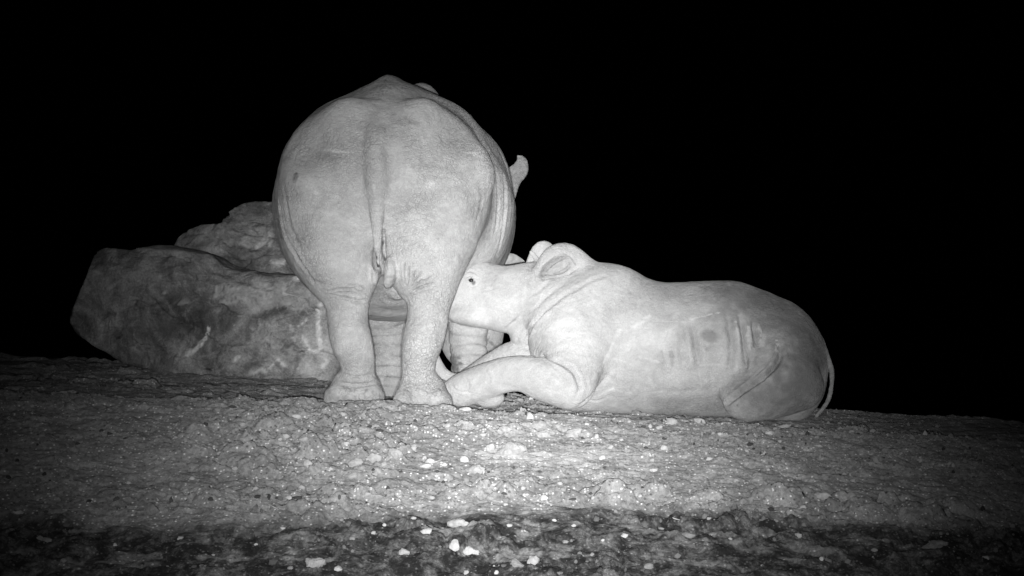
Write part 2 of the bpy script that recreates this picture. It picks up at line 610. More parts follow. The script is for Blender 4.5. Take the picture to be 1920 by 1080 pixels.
# ------------------------------------------------------------------ ground
CREST_Y = 8.35
_cx = np.array([(0, 738), (180, 742), (350, 747), (500, 751), (620, 755), (740, 761), (850, 768), (1000, 775), (1200, 786),
                (1380, 797), (1540, 806), (1700, 816), (1900, 829)], float)
_cw = np.array([P(a, b, CREST_Y) for a, b in _cx])
_ex = np.array([-9, -3.8, -2.8, -1.9, -1.3, -0.8, 0.0, 1.0, 1.9, 2.92, 8])
_ez = np.array([0.5, 0.275, 0.235, 0.20, 0.125, 0.04, 0.005, -0.035, -0.062, -0.125, -0.4])
_ey = np.array([13.0, 12.6, 12.4, 12.3, 12.2, 11.8, 10.8, 10.2, 10.0, 9.8, 9.4])
_sd = np.array([-1, 0, 0.12, 0.5, 1.0, 1.6, 2.35, 4.35, 8.35, 300.0])
_sz = np.array([0, 0, 0.02, 0.095, 0.215, 0.375, 0.59, 1.05, 1.28, 1.5])

def ground_base(X, Y):
    c = np.interp(X, _cw[:, 0], _cw[:, 2])
    c = c + np.where(X < _cw[0, 0], 0.02 * (_cw[0, 0] - X), 0) - np.where(X > _cw[-1, 0], 0.055 * (X - _cw[-1, 0]), 0)
    c = np.maximum(c, -2.5)
    d = CREST_Y - Y
    z1 = c - pchip(_sd, _sz, d)
    ez, ey = np.interp(X, _ex, _ez), np.interp(X, _ex, _ey)
    lip = c - 0.022
    t = np.clip((Y - CREST_Y - 0.15) / (ey - CREST_Y - 0.15), 0, 1)
    z2 = lip + (ez - lip) * (t * 0.75 + 0.25 * t * t)
    over = np.maximum(Y - ey, 0)
    z2 = z2 - np.minimum(0.30 * over * sstep(0, 0.7, over), 6.0) 
    w = sstep(CREST_Y - 0.03, CREST_Y + 0.16, Y)
    return z1 * (1 - w) + z2 * w

def worley(x, y, s):
    """2-D cellular noise: distance to nearest point, and that cell's random value"""
    xi, yi = np.floor(x), np.floor(y)
    best = np.full(x.shape, 9.0, np.float32); val = np.zeros(x.shape, np.float32)
    for dx in (-1, 0, 1):
        for dy in (-1, 0, 1):
            cx, cy = (xi + dx).astype(np.int64), (yi + dy).astype(np.int64)
            z = np.zeros_like(cx)
            jx, jy, r = _hash(cx, cy, z, s), _hash(cx, cy, z + 1, s), _hash(cx, cy, z + 2, s)
            d = (cx + jx - x) ** 2 + (cy + jy - y) ** 2
            m = d < best
            best = np.where(m, d, best); val = np.where(m, r, val)
    return np.sqrt(best), val

def ground_detail(X, Y):
    wx = X + 0.05 * vnoise(X * 9, Y * 9, 0.5, 31)
    wy = Y + 0.05 * vnoise(X * 9, Y * 9, 3.5, 32)
    z = 0.030 * fbm(X * 1.9, Y * 2.4, 0.3, 3, 3) + 0.012 * fbm(X * 7, Y * 9, 0.7, 4, 9)
    z = z + 0.009 * (0.5 - np.abs(fbm(X * 2.6 + 0.8 * Y, Y * 6.5, 2.2, 4, 17))) ** 2 * 4 * 0.5
    z = z + 0.010 * fbm(X * 14, Y * 20, 1.7, 3, 19)
    cl = sstep(-0.15, 0.45, fbm(X * 1.1, Y * 1.6, 5.1, 3, 41))       # where the soil is cloddy
    for sc_, amp, th, sd in ((5.5, 0.045, 0.70, 51), (11, 0.030, 0.60, 52), (27, 0.016, 0.35, 53), (62, 0.0060, 0.3, 54)):
        d, r = worley(wx * sc_, wy * sc_, sd)
        on = sstep(th, th + 0.25, r)
        z = z + amp * np.sqrt(np.clip(1 - (d / 0.55) ** 2, 0, 1)) * on * (0.25 + 0.75 * cl) * (0.5 + 0.6 * r)
    z = z + 0.006 * fbm(X * 40, Y * 40, 0.2, 3, 61)
    calm = 1.0 - 0.5 * sstep(CREST_Y - 0.5, CREST_Y - 0.05, Y) + 0.35 * sstep(CREST_Y + 0.9, CREST_Y + 1.6, Y)
    return z * calm

def axis_lines(a, b, h, out, grow=1.22):
    core = np.arange(a, b, h)
    L, R, st, p, q = [], [], h, a, core[-1]
    while p > -out or q < out:
        st *= grow
        p -= st; q += st
        L.append(p); R.append(q)
    return np.concatenate([L[::-1], core, R])

gx = axis_lines(-3.0, 3.0, 0.0095, 260)
gy1 = np.arange(5.75, 8.75, 0.0085)
gy2 = np.arange(8.75, 12.9, 0.021)
gy_lo, st, p = [], 0.0085, 5.75
while p > -60: st *= 1.22; p -= st; gy_lo.append(p)
gy_hi, st, p = [], 0.021, gy2[-1]
while p < 320: st *= 1.22; p += st; gy_hi.append(p)
gy = np.concatenate([gy_lo[::-1], gy1, gy2, gy_hi])
GX, GY = np.meshgrid(gx, gy)
GX, GY = GX.ravel(), GY.ravel()
near = (np.abs(GX) < 6) & (GY > 2) & (GY < 16)
GZ = ground_base(GX, GY)
GZ[near] += ground_detail(GX[near], GY[near])
nxg, nyg = len(gx), len(gy)
ii = (np.arange(nyg - 1)[:, None] * nxg + np.arange(nxg - 1)[None]).ravel()
ground_faces = np.stack([ii, ii + 1, ii + nxg + 1, ii + nxg], 1)
gV = np.stack([GX, GY, GZ], 1)

def ground_material():
    t = NT('trodden_soil', 0.6)
    v = t.obj()
    a = t.ramp(t.noise(1.0, 9, 0.74, t.obj((5, 4, 5)), 0.6), 0.36, 0.66, 0, 1)
    base = t.mix(a, 0.185, 0.315)
    sp = t.vor(75, 'F1', v)
    col = t.n('ShaderNodeSeparateColor'); t.l(sp.outputs['Color'], col.inputs[0])
    pick = t.math('MULTIPLY', t.ramp(col.outputs[0], 0.72, 0.80, 0, 1), t.ramp(sp.outputs['Distance'], 0.25, 0.42, 1, 0))
    base = t.mix(t.math('MULTIPLY', pick, 0.7), base, 0.8)
    pick2 = t.math('MULTIPLY', t.ramp(col.outputs[1], 0.84, 0.90, 0, 1), t.ramp(sp.outputs['Distance'], 0.3, 0.5, 1, 0))
    base = t.mix(t.math('MULTIPLY', pick2, 0.75), base, 0.07)
    g = t.ramp(t.noise(55, 6, 0.78, t.obj((1, 0.55, 1))), 0.30, 0.70, 0.60, 1.30)
    base = t.math('MULTIPLY', base, g)
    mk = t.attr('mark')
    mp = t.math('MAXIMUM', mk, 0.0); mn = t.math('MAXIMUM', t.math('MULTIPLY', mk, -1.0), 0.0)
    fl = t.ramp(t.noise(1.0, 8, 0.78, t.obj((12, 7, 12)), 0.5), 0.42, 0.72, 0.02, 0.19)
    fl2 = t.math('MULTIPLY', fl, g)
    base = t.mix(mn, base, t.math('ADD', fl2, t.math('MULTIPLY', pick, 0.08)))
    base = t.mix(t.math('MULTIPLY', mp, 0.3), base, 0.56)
    n1 = t.bump(t.noise(60, 6, 0.7, v), 0.7, 0.012)
    n2 = t.bump(t.noise(260, 4, 0.7, v), 0.6, 0.004, n1)
    return t.out(base, 0.95, n2)
M_soil = ground_material()

# dark damp soil in the foreground, whitish trampled patch in front of the animals, darker band beyond the crest
def base_hit(px, py):
    d = P(px, py, 1.0) - CAM
    Y = np.arange(5.0, 9.0, 0.01)
    k = np.argmax(ground_base(d[0] * Y, Y) >= CAM[2] + d[2] * Y)
    return d[0] * Y[k], Y[k]
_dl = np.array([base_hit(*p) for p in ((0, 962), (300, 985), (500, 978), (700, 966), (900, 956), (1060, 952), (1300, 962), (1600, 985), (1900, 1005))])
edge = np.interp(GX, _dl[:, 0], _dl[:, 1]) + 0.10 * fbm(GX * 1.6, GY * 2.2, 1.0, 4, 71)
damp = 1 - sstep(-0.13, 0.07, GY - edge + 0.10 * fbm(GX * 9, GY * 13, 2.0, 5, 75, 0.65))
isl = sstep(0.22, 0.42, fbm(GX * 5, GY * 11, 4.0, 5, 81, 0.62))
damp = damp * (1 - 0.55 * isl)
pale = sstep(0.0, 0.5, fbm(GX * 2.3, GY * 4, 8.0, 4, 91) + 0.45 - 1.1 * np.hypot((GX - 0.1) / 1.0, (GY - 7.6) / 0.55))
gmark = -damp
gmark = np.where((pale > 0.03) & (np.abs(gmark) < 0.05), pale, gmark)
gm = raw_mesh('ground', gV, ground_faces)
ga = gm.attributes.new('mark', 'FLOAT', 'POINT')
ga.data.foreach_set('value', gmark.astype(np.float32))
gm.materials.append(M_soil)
tag(link('ground', gm), 'sloping bare soil with pale clods, dark damp strip in front', None, None, 'structure')

def ground_z(x, y):
    x, y = np.atleast_1d(np.float64(x)), np.atleast_1d(np.float64(y))
    return ground_base(x, y) + ground_detail(x, y)

def on_ground(px, py):
    """where the sight line through a pixel meets the slope"""
    d = P(px, py, 1.0) - CAM
    Y = np.arange(5.2, 12.5, 0.006)
    z = CAM[2] + d[2] * Y
    g = ground_z(d[0] * Y, Y)
    k = np.argmax(g >= z)
    return np.array([d[0] * Y[k], Y[k], g[k]]) if g[k] >= z[k] else None

# ------------------------------------------------------------------ the standing cow rhino
HC = 0.0112
f = Field((-1.6, 8.35, -0.12), (0.36, 11.75, 2.15), HC)
f.loft(1, [
    # Y,   cx,    cz,   w-,  w+,  up,  down, n_up, n_dn
    (8.62, -0.69, 1.13, 0.34, 0.34, 0.20, 0.20, 1.9, 2.0),
    (8.85, -0.69, 1.13, 0.48, 0.48, 0.41, 0.36, 1.8, 2.0),
    (9.05, -0.69, 1.13, 0.53, 0.53, 0.54, 0.47, 1.66, 2.0),
    (9.25, -0.69, 1.13, 0.58, 0.58, 0.635, 0.55, 1.60, 2.1),
    (9.40, -0.69, 1.13, 0.63, 0.675, 0.68, 0.60, 1.60, 2.1),
    (9.60, -0.70, 1.12, 0.675, 0.715, 0.72, 0.64, 1.65, 2.1),
    (9.95, -0.70, 1.12, 0.685, 0.72, 0.745, 0.66, 1.75, 2.1),
    (10.3, -0.64, 1.12, 0.71, 0.66, 0.66, 0.62, 1.8, 2.1),
    (10.7, -0.54, 1.14, 0.56, 0.52, 0.70, 0.52, 1.8, 2.0),
    (11.0, -0.44, 1.16, 0.40, 0.38, 0.60, 0.40, 1.9, 2.0),
    (11.3, -0.34, 1.16, 0.28, 0.28, 0.45, 0.33, 2.0, 2.0),
], k=0.05, cap0=0.25, cap1=0.25)
f.ell((-0.715, 10.0, 1.775), (0.095, 0.55, 0.13), 0.07)               # ridge of the spine
f.ell((-0.585, 10.75, 1.75), (0.165, 0.34, 0.275), 0.04)              # shoulder hump
f.ell((-1.088, 9.95, 1.37), (0.28, 0.45, 0.275), 0.10)               # bulging flanks
f.ell((-0.325, 9.85, 1.335), (0.27, 0.42, 0.265), 0.10)
# hips: points of the pelvis
for s in (-1, 1):
    f.ell((-0.69 + s * 0.30, 9.45, 1.50), (0.16, 0.22, 0.15), 0.14)
# haunches and hind legs
f.ell((-0.945, 9.12, 1.24), (0.29, 0.34, 0.33), 0.20)
f.ell((-0.455, 9.10, 1.24), (0.29, 0.33, 0.33), 0.18)
f.tube([(-0.955, 9.06, 1.10, 0.322), (-0.952, 8.98, 0.93, 0.285), (-0.908, 8.90, 0.73, 0.215), (-0.875, 8.87, 0.60, 0.135)], 0.06)
f.tube([(-0.448, 9.05, 1.10, 0.322), (-0.442, 8.98, 0.93, 0.270), (-0.462, 8.90, 0.73, 0.208), (-0.428, 8.87, 0.60, 0.128)], 0.06)
f.tube([(-0.872, 8.88, 0.60, 0.113), (-0.868, 8.85, 0.435, 0.107), (-0.842, 8.80, 0.323, 0.106), (-0.814, 8.81, 0.24, 0.093),
        (-0.810, 8.84, 0.156, 0.087), (-0.818, 8.86, 0.10, 0.108), (-0.824, 8.87, 0.045, 0.142)], 0.035)
f.tube([(-0.430, 8.88, 0.60, 0.116), (-0.447, 8.85, 0.435, 0.111), (-0.468, 8.80, 0.323, 0.109), (-0.486, 8.81, 0.24, 0.097),
        (-0.491, 8.84, 0.150, 0.090), (-0.482, 8.86, 0.085, 0.112), (-0.472, 8.87, 0.028, 0.142)], 0.035)
for x, z in ((-0.828, 0.03), (-0.468, 0.005)):                       # broad pads and toes
    for dx, dy in ((-0.075, 0.09), (0.0, 0.13), (0.075, 0.09)):
        f.ell((x + dx, 8.88 + dy, z + 0.02), (0.06, 0.07, 0.06), 0.03)
    f.ell((x - 0.06, 8.80, z), (0.095, 0.10, 0.075), 0.03)
    f.ell((x + 0.065, 8.80, z), (0.095, 0.10, 0.075), 0.03)
# front legs
f.tube([(-0.80, 10.45, 0.95, 0.24), (-0.775, 10.40, 0.62, 0.165), (-0.768, 10.38, 0.42, 0.135), (-0.765, 10.36, 0.28, 0.125),
        (-0.765, 10.38, 0.15, 0.115), (-0.765, 10.36, 0.04, 0.150)], 0.05)
f.tube([(-0.28, 10.45, 0.95, 0.24), (-0.270, 10.40, 0.62, 0.150), (-0.272, 10.38, 0.42, 0.122), (-0.268, 10.36, 0.28, 0.112),
        (-0.268, 10.38, 0.15, 0.110), (-0.268, 10.36, 0.04, 0.145)], 0.05)
# udder and vulva
f.ell((-0.655, 9.36, 0.64), (0.11, 0.16, 0.11), 0.07)
f.ell(P(744, 540, 9.20), (0.06, 0.06, 0.065), 0.03)
f.ell(P(732, 510, 8.765), (0.036, 0.06, 0.080), 0.016)
f.ell(P(703, 508, 8.80), (0.022, 0.06, 0.075), 0.015)
f.ell(P(727, 531, 8.755), (0.024, 0.035, 0.034), 0.02)
# neck, head lowered and turned to the right, ears
f.tube([(-0.44, 10.9, 1.35, 0.34), (-0.36, 11.15, 1.15, 0.27), (-0.27, 11.25, 0.98, 0.20)], 0.12)
f.tube([(-0.24, 11.22, 1.02, 0.185), (-0.21, 11.15, 0.80, 0.175), (-0.17, 11.05, 0.60, 0.15), (-0.22, 11.0, 0.45, 0.14)], 0.06)
f.ell((-0.265, 11.0, 0.40), (0.205, 0.16, 0.235), 0.06)
f.tube([(-0.12, 11.2, 1.05, 0.06), tuple(P(955, 345, 11.15)) + (0.066,), tuple(P(974, 320, 11.12)) + (0.058,),
        tuple(P(979, 302, 11.12)) + (0.034,), tuple(P(971, 293, 11.12)) + (0.012,)], 0.03, flat=(1, 0.6))
f.tube([(-0.30, 11.3, 1.1, 0.06), (-0.38, 11.45, 1.28, 0.06), (-0.40, 11.48, 1.36, 0.03)], 0.03, flat=(1, 0.6))
# ridges from the hips down the rump, hollows beside them
for side in (((652, 222), (618, 252), (594, 292), (578, 335)), ((792, 222), (834, 250), (870, 285), (890, 325))):
    f.tube([tuple(f.front(px, py, 0.083)) + (0.092,) for px, py in side], 0.13)
for px, py, r in ((560, 262, 0.13), (866, 225, 0.12)):
    c = f.front(px, py, -0.10)
    f.ellcut(c, (r, 0.13, r), 0.16)
# hollow flank beside the tail root, slits below the tail
for px in (668, 742):
    f.ellcut(f.front(px, 325, -0.055), (0.05, 0.07, 0.30), 0.07)
tl = [(706, 216, 27, 1.7), (705, 258, 27, 0.80), (705, 300, 24, 0.52), (706, 345, 19.5, 0.30), (707, 390, 14.5, 0.18), (709, 440, 10, -0.05), (711, 478, 6, -0.4), (713, 502, 4, -0.4)]
tp = []
for a_, b_, r, e in tl:
    w = r * 8.65 / F_PX
    tp.append(tuple(f.front(a_, b_, e * w)) + (w,))
for k in range(4, 8):                                    # the tip hangs free, not into the cleft
    tp[k] = (tp[k][0], min(tp[k][1], tp[k - 1][1] + 0.02), tp[k][2], tp[k][3])
for px, py, r in ((705, 484, (0.018, 0.09, 0.075)), (718.5, 458, (0.015, 0.09, 0.095)), (721, 486, (0.014, 0.06, 0.05))):
    f.ellcut(f.front(px, py, 0.0), r, 0.012)
f.tube(tp, 0.02)
f.cut(lambda X, Y, Z: (Z - (-0.06)) + 0 * X + 0 * Y, (-1.6, 8.4, -0.12), (0.3, 11.7, -0.06), 0.01)
V, Q = f.mesh()
V = relax(V, Q, 4)
V, Q = split_quads(V, Q)
cow = Body(V, Q)
del f
x, y, z = V.T
cow.disp += 0.006 * fbm(x * 5, y * 5, z * 5, 3, 11) + 0.0022 * fbm(x * 22, y * 22, z * 22, 3, 12)
# sagging skin folds down the flanks
fl = sstep(9.35, 9.6, y) * (1 - sstep(10.3, 10.6, y)) * sstep(0.5, 0.8, z) * (1 - sstep(1.5, 1.7, z))
yy = y + 0.10 * (z - 1.1) ** 2 + 0.05 * vnoise(x * 2, y * 2, z * 2.5, 15)
cow.disp += fl * 0.009 * (np.abs(np.sin(yy * 11)) ** 0.4 - 0.75) * (0.5 + 0.7 * vnoise(x * 3, y * 3, z * 2, 16))
# rings of wrinkles on the front legs
fw = sstep(10.0, 10.15, y) * (1 - sstep(0.55, 0.75, z)) * sstep(0.05, 0.12, z) * (1 - sstep(10.75, 10.85, y))
zz = z * 95 + 2.6 * vnoise(x * 5, y * 5, z * 9, 21) + 5.0 * (x + 0.52) ** 2
cow.disp += fw * 0.015 * (np.abs(np.sin(zz * 0.5)) ** 0.6 - 0.6) * (0.6 + 0.6 * vnoise(x * 11, y * 11, z * 16, 22))
val = fw * np.clip(1 - np.abs(np.sin(zz * 0.5)) * 2.2, 0, 1) * np.clip(0.5 + 0.8 * vnoise(x * 14, y * 14, z * 20, 23), 0, 1)
cow.mark = np.where(val > 0.02, -0.5 * val, cow.mark).astype(np.float32)  # ring valleys darkened in the colour, standing in for weak shading
# creases round the ankles and at the backs of the knees
for px0, px1, py0, sag in ((640, 700, 712, 5), (752, 816, 716, 4), (641, 700, 700, 6), (636, 704, 722, 3)):
    cow.groove([(px0, py0), ((px0 + px1) / 2, py0 + sag), (px1, py0 - 1)], 0.006, 0.006, 0.6, px0, dirt=0.2)
for pts in ([(690, 553), (665, 541), (640, 540), (615, 546)], [(684, 556), (660, 548), (630, 549)], [(688, 562), (655, 559), (620, 552)],
            [(682, 566), (662, 565), (640, 562)], [(690, 545), (672, 535), (650, 533)],
            [(768, 540), (782, 520), (795, 512)], [(770, 543), (790, 527), (812, 520)], [(772, 547), (795, 535), (820, 529)],
            [(773, 550), (790, 540), (808, 536)], [(770, 536), (775, 518), (780, 505)], [(765, 530), (766, 512), (767, 498)],
            [(758, 525), (757, 508), (758, 490)]):
    cow.groove(pts, 0.0055, 0.010, 0.7, int(pts[0][1]), dirt=0.4)
# cracks on the heels
for k in range(26):
    cx_ = random.choice([random.uniform(628, 705), random.uniform(752, 830)]); cy_ = random.uniform(722, 750)
    a = random.uniform(0.7, 2.4); L = random.uniform(5, 13)
    cow.groove([(cx_, cy_), (cx_ + L * math.cos(a) * 0.5 + random.uniform(-2, 2), cy_ + L * math.sin(a) * 0.5), (cx_ + L * math.cos(a), cy_ + L * math.sin(a))], 0.0045, 0.007, 0.6, k, dirt=0.3)
# fold of the haunch
for k in range(7):
    yq = 238 + k * 9 + random.uniform(-3, 3)
    cow.groove([(686, yq + 2), (706, yq + 4), (724, yq)], 0.004, 0.0014, 0.5, 60 + k)
for pts, d in (([(523, 370), (533, 430), (556, 480), (588, 530)], 0.012), ([(534, 350), (545, 420), (568, 475)], 0.006), ([(939, 295), (947, 370), (944, 430), (931, 478)], 0.010),
               ([(930, 320), (934, 380), (928, 440)], 0.006), ([(900, 340), (903, 380), (893, 420)], 0.004), ([(560, 505), (590, 528), (630, 536)], 0.004)):
    cow.groove(pts, 0.012, d, 0.4, int(pts[0][1]), dirt=0.12)
# pale scratches, dark spots, shade painted into the slits and under the lobe
for pts, w, v_ in (([(608, 281), (632, 284), (662, 287)], 0.005, 0.9), ([(626, 283), (645, 285)], 0.008, 0.6), ([(872, 286), (895, 287), (918, 282)], 0.005, 0.75),
                   ([(888, 290), (905, 296)], 0.007, 0.7), ([(895, 281), (916, 277)], 0.004, 0.6), ([(701, 347), (703, 358)], 0.006, 0.35),
                   ([(800, 344), (815, 343)], 0.006, 0.5), ([(770, 292), (790, 289)], 0.006, 0.3), ([(694, 640), (697, 655)], 0.008, 0.5),
                   ([(560, 400), (600, 396), (625, 402)], 0.012, 0.25), ([(740, 430), (780, 400)], 0.03, 0.22), ([(560, 470), (640, 500)], 0.04, 0.15)):
    cow.paint(pts, w, v_, 0.6, int(pts[0][0]))
for pts, w, v_ in (([(555, 327), (553, 340)], 0.012, -0.75), ([(786, 339)], 0.022, -0.25), ([(737, 214)], 0.02, -0.2), ([(770, 230), (785, 232)], 0.012, -0.2),
                   ([(718, 452), (716, 474), (724, 490)], 0.010, -0.9), ([(704, 478), (706, 495), (712, 500)], 0.010, -0.95), ([(712, 492), (714, 520)], 0.007, -0.7),
                   ([(722, 522), (729, 530), (738, 522)], 0.028, -0.42), ([(718, 534), (727, 541), (736, 535)], 0.016, -0.7), ([(725, 490), (721, 520)], 0.010, -0.35), ([(700, 512)], 0.014, -0.3),
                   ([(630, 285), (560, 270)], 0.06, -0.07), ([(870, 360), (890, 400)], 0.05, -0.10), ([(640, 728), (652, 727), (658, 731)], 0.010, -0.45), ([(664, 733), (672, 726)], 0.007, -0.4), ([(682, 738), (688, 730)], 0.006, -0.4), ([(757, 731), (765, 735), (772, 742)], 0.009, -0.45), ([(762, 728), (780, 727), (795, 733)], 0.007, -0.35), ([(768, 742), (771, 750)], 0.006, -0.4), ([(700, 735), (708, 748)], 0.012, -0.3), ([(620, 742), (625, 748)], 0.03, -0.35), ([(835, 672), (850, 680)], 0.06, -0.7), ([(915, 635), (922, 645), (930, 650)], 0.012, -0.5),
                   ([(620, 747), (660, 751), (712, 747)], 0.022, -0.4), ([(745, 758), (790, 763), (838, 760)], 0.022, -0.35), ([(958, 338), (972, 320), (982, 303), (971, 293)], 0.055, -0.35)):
    cow.paint(pts, w, v_, 0.6, int(pts[0][0]) + 1)
cow_root = np.array([-0.66, 9.6, 0.0])
co = cow.done('rhino_cow', M_cow, cow_root)
tag(co, 'big pale rhino standing with its rump and hanging tail turned to us', 'rhino', 'rhinos on the rise')

def blob(name, c, r, mat, parent, origin, rot=None, n=2, noise=0.0, seed=0):
    import bmesh
    bm = bmesh.new()
    bmesh.ops.create_icosphere(bm, subdivisions=n, radius=1.0)
    me = bpy.data.meshes.new(name); bm.to_mesh(me); bm.free()
    v = np.zeros(len(me.vertices) * 3, np.float32); me.vertices.foreach_get('co', v)
    v = v.reshape(-1, 3)
    if noise: v = v * (1 + noise * fbm(v[:, 0] * 1.6, v[:, 1] * 1.6, v[:, 2] * 1.6, 3, seed))[:, None]
    v = v * np.array(r)
    if rot is not None: v = v @ np.array(rot).T
    me.vertices.foreach_set('co', (v + np.array(c) - origin).astype(np.float32).ravel())
    me.polygons.foreach_set('use_smooth', np.ones(len(me.polygons), bool))
    me.update(); me.materials.append(mat)
    return link(name, me, parent)

def horn(name, pts, mat, parent, origin, lab=None, seg=16):
    q = catmull(np.array(pts, float), 5)
    V, Fq = [], []
    T = np.gradient(q[:, :3], axis=0); T /= np.linalg.norm(T, axis=1, keepdims=True)
    for i in range(len(q)):
        a = np.cross(T[i], (0, 1, 0.1)); a /= np.linalg.norm(a); b = np.cross(T[i], a)
        for j in range(seg):
            w = 2 * math.pi * j / seg
            V.append(q[i, :3] + q[i, 3] * (1 + 0.05 * math.sin(5 * w + i)) * (math.cos(w) * a + math.sin(w) * b))
    for i in range(len(q) - 1):
        for j in range(seg):
            Fq.append((i * seg + j, i * seg + (j + 1) % seg, (i + 1) * seg + (j + 1) % seg, (i + 1) * seg + j))
    me = raw_mesh(name, np.array(V) - origin, np.array(Fq)); me.materials.append(mat)
    o = link(name, me, parent)
    if lab: o['label'] = lab
    return o
horn('horn', [tuple(P(930, 500, 11.05)) + (0.085,), tuple(P(955, 492, 11.0)) + (0.065,), tuple(P(975, 492, 10.97)) + (0.03,), tuple(P(987, 496, 10.95)) + (0.006,)], M_horn, co, cow_root, 'grey horn showing behind the calf')
horn('horn', [tuple(P(905, 590, 11.0)) + (0.08,), tuple(P(925, 582, 10.95)) + (0.06,), tuple(P(940, 570, 10.9)) + (0.03,), tuple(P(946, 560, 10.9)) + (0.006,)], M_horn, co, cow_root)
for x, z in ((-0.828, 0.03), (-0.468, 0.005)):
    for dx, dy in ((-0.085, 0.12), (0.0, 0.17), (0.085, 0.12)):
        blob('toenail', (x + dx, 8.90 + dy, z + 0.01), (0.045, 0.03, 0.04), M_nail, co, cow_root)
for x in (-0.765, -0.268):
    for dx, dy in ((-0.08, 0.09), (0.0, 0.13), (0.08, 0.09)):
        blob('toenail', (x + dx, 10.37 + dy, 0.03), (0.045, 0.03, 0.04), M_nail, co, cow_root)

# ------------------------------------------------------------------ the lying calf
HK = 0.0092
f = Field((-0.62, 8.55, -0.22), (1.92, 9.95, 0.95), HK)
YC = 9.36
def ztop(py): return P(0, py, YC)[2]
rows = []
for px, top, bot, wn, wf in ((1000, 545, 770, 0.24, 0.24), (1060, 512, 772, 0.31, 0.29), (1110, 498, 774, 0.335, 0.31), (1160, 502, 776, 0.345, 0.32), (1210, 522, 778, 0.35, 0.33),
                             (1250, 530, 778, 0.365, 0.34), (1300, 528, 780, 0.375, 0.35), (1365, 526, 782, 0.375, 0.35), (1430, 544, 786, 0.35, 0.34),
                             (1480, 564, 792, 0.33, 0.32), (1515, 574, 793, 0.31, 0.31), (1550, 576, 792, 0.30, 0.30)):
    zt, zb = ztop(top), ztop(bot)
    zc = zb + (zt - zb) * 0.47
    rows.append((P(px, 600, YC)[0], YC, zc, wn, wf, zt - zc, zc - zb, 1.9, 2.3))
f.loft(0, rows, 0.05, cap0=0.22, cap1=0.225)
f.ell(P(1078, 628, 9.17), (0.25, 0.19, 0.285), 0.07, roty(0.35))      # shoulder
f.ell(P(1140, 532, 9.33), (0.17, 0.15, 0.085), 0.08)                  # withers
# neck and head
f.tube([tuple(P(1105, 590, 9.30)) + (0.275,), tuple(P(1050, 575, 9.29)) + (0.225,), tuple(P(1005, 560, 9.31)) + (0.19,), tuple(P(960, 562, 9.33)) + (0.17,)], 0.06, flat=(1, 0.85))
f.tube([tuple(P(1000, 552, 9.32)) + (0.165,), tuple(P(945, 561, 9.35)) + (0.178,), tuple(P(890, 549, 9.40)) + (0.182,), tuple(P(845, 556, 9.45)) + (0.145,), tuple(P(805, 572, 9.50)) + (0.11,)], 0.05, flat=(1, 0.72))
f.ell(P(866, 500, 9.38), (0.065, 0.07, 0.062), 0.05)                    # brow and horn bud
f.ell(P(885, 592, 9.33), (0.13, 0.08, 0.05), 0.05)                   # jaw
f.ell(P(985, 628, 9.30), (0.085, 0.09, 0.085), 0.03)                  # throat fold
f.ellcut(P(884, 526, 9.235), (0.030, 0.03, 0.020), 0.02, roty(0.6))   # eye socket
# ears
f.tube([tuple(P(1088, 506, 9.30)) + (0.09,), tuple(P(1063, 486, 9.24)) + (0.089,), tuple(P(1040, 488, 9.20)) + (0.080,), tuple(P(1014, 510, 9.19)) + (0.045,)], 0.035, flat=(1, 0.75))
f.ellcut(P(1046, 501, 9.11), (0.122, 0.105, 0.060), 0.006, roty(-0.45))
f.tube([tuple(P(1000, 520, 9.40)) + (0.06,), tuple(P(1007, 490, 9.42)) + (0.058,), tuple(P(1017, 470, 9.43)) + (0.056,), tuple(P(1030, 466, 9.44)) + (0.03,)], 0.03, flat=(1, 0.7))
f.tube([tuple(P(996, 473, 9.34)) + (0.014,), tuple(P(1006, 485, 9.33)) + (0.016,), tuple(P(1014, 494, 9.30)) + (0.014,)], 0.015)
# near foreleg folded along the ground
f.tube([tuple(P(1078, 640, 9.12)) + (0.20,), tuple(P(1072, 700, 9.0)) + (0.15,), tuple(P(1066, 722, 8.95)) + (0.118,)], 0.05)
f.tube([tuple(P(1072, 726, 8.95)) + (0.112,), tuple(P(1028, 714, 8.93)) + (0.118,), tuple(P(982, 701, 8.92)) + (0.096,), tuple(P(942, 704, 8.93)) + (0.093,),
        tuple(P(905, 717, 8.97)) + (0.094,), tuple(P(872, 727, 9.02)) + (0.086,), tuple(P(850, 734, 9.06)) + (0.070,)], 0.035)
f.ell(P(918, 746, 9.02), (0.080, 0.07, 0.05), 0.025)
f.ell(P(868, 745, 9.03), (0.07, 0.06, 0.045), 0.03)
# far foreleg
f.tube([tuple(P(1010, 690, 9.3)) + (0.11,), tuple(P(968, 668, 9.32)) + (0.085,), tuple(P(930, 682, 9.38)) + (0.075,), tuple(P(880, 712, 9.5)) + (0.065,)], 0.012)
f.tube([tuple(P(885, 712, 9.48)) + (0.045,), tuple(P(852, 713, 9.5)) + (0.04,), tuple(P(828, 700, 9.5)) + (0.04,), tuple(P(812, 668, 9.5)) + (0.035,)], 0.02)
# hind leg, flank fold
f.tube([tuple(P(1466, 678, 9.16)) + (0.205,), tuple(P(1455, 715, 9.06)) + (0.185,), tuple(P(1405, 748, 9.0)) + (0.115,)], 0.045)
f.tube([tuple(P(1500, 725, 9.05)) + (0.13,), tuple(P(1440, 747, 8.99)) + (0.10,), tuple(P(1385, 758, 8.97)) + (0.075,)], 0.04)
f.tube([tuple(P(1462, 632, 9.10)) + (0.05,), tuple(P(1452, 668, 9.02)) + (0.055,), tuple(P(1412, 706, 8.99)) + (0.05,), tuple(P(1370, 738, 9.01)) + (0.045,)], 0.07)
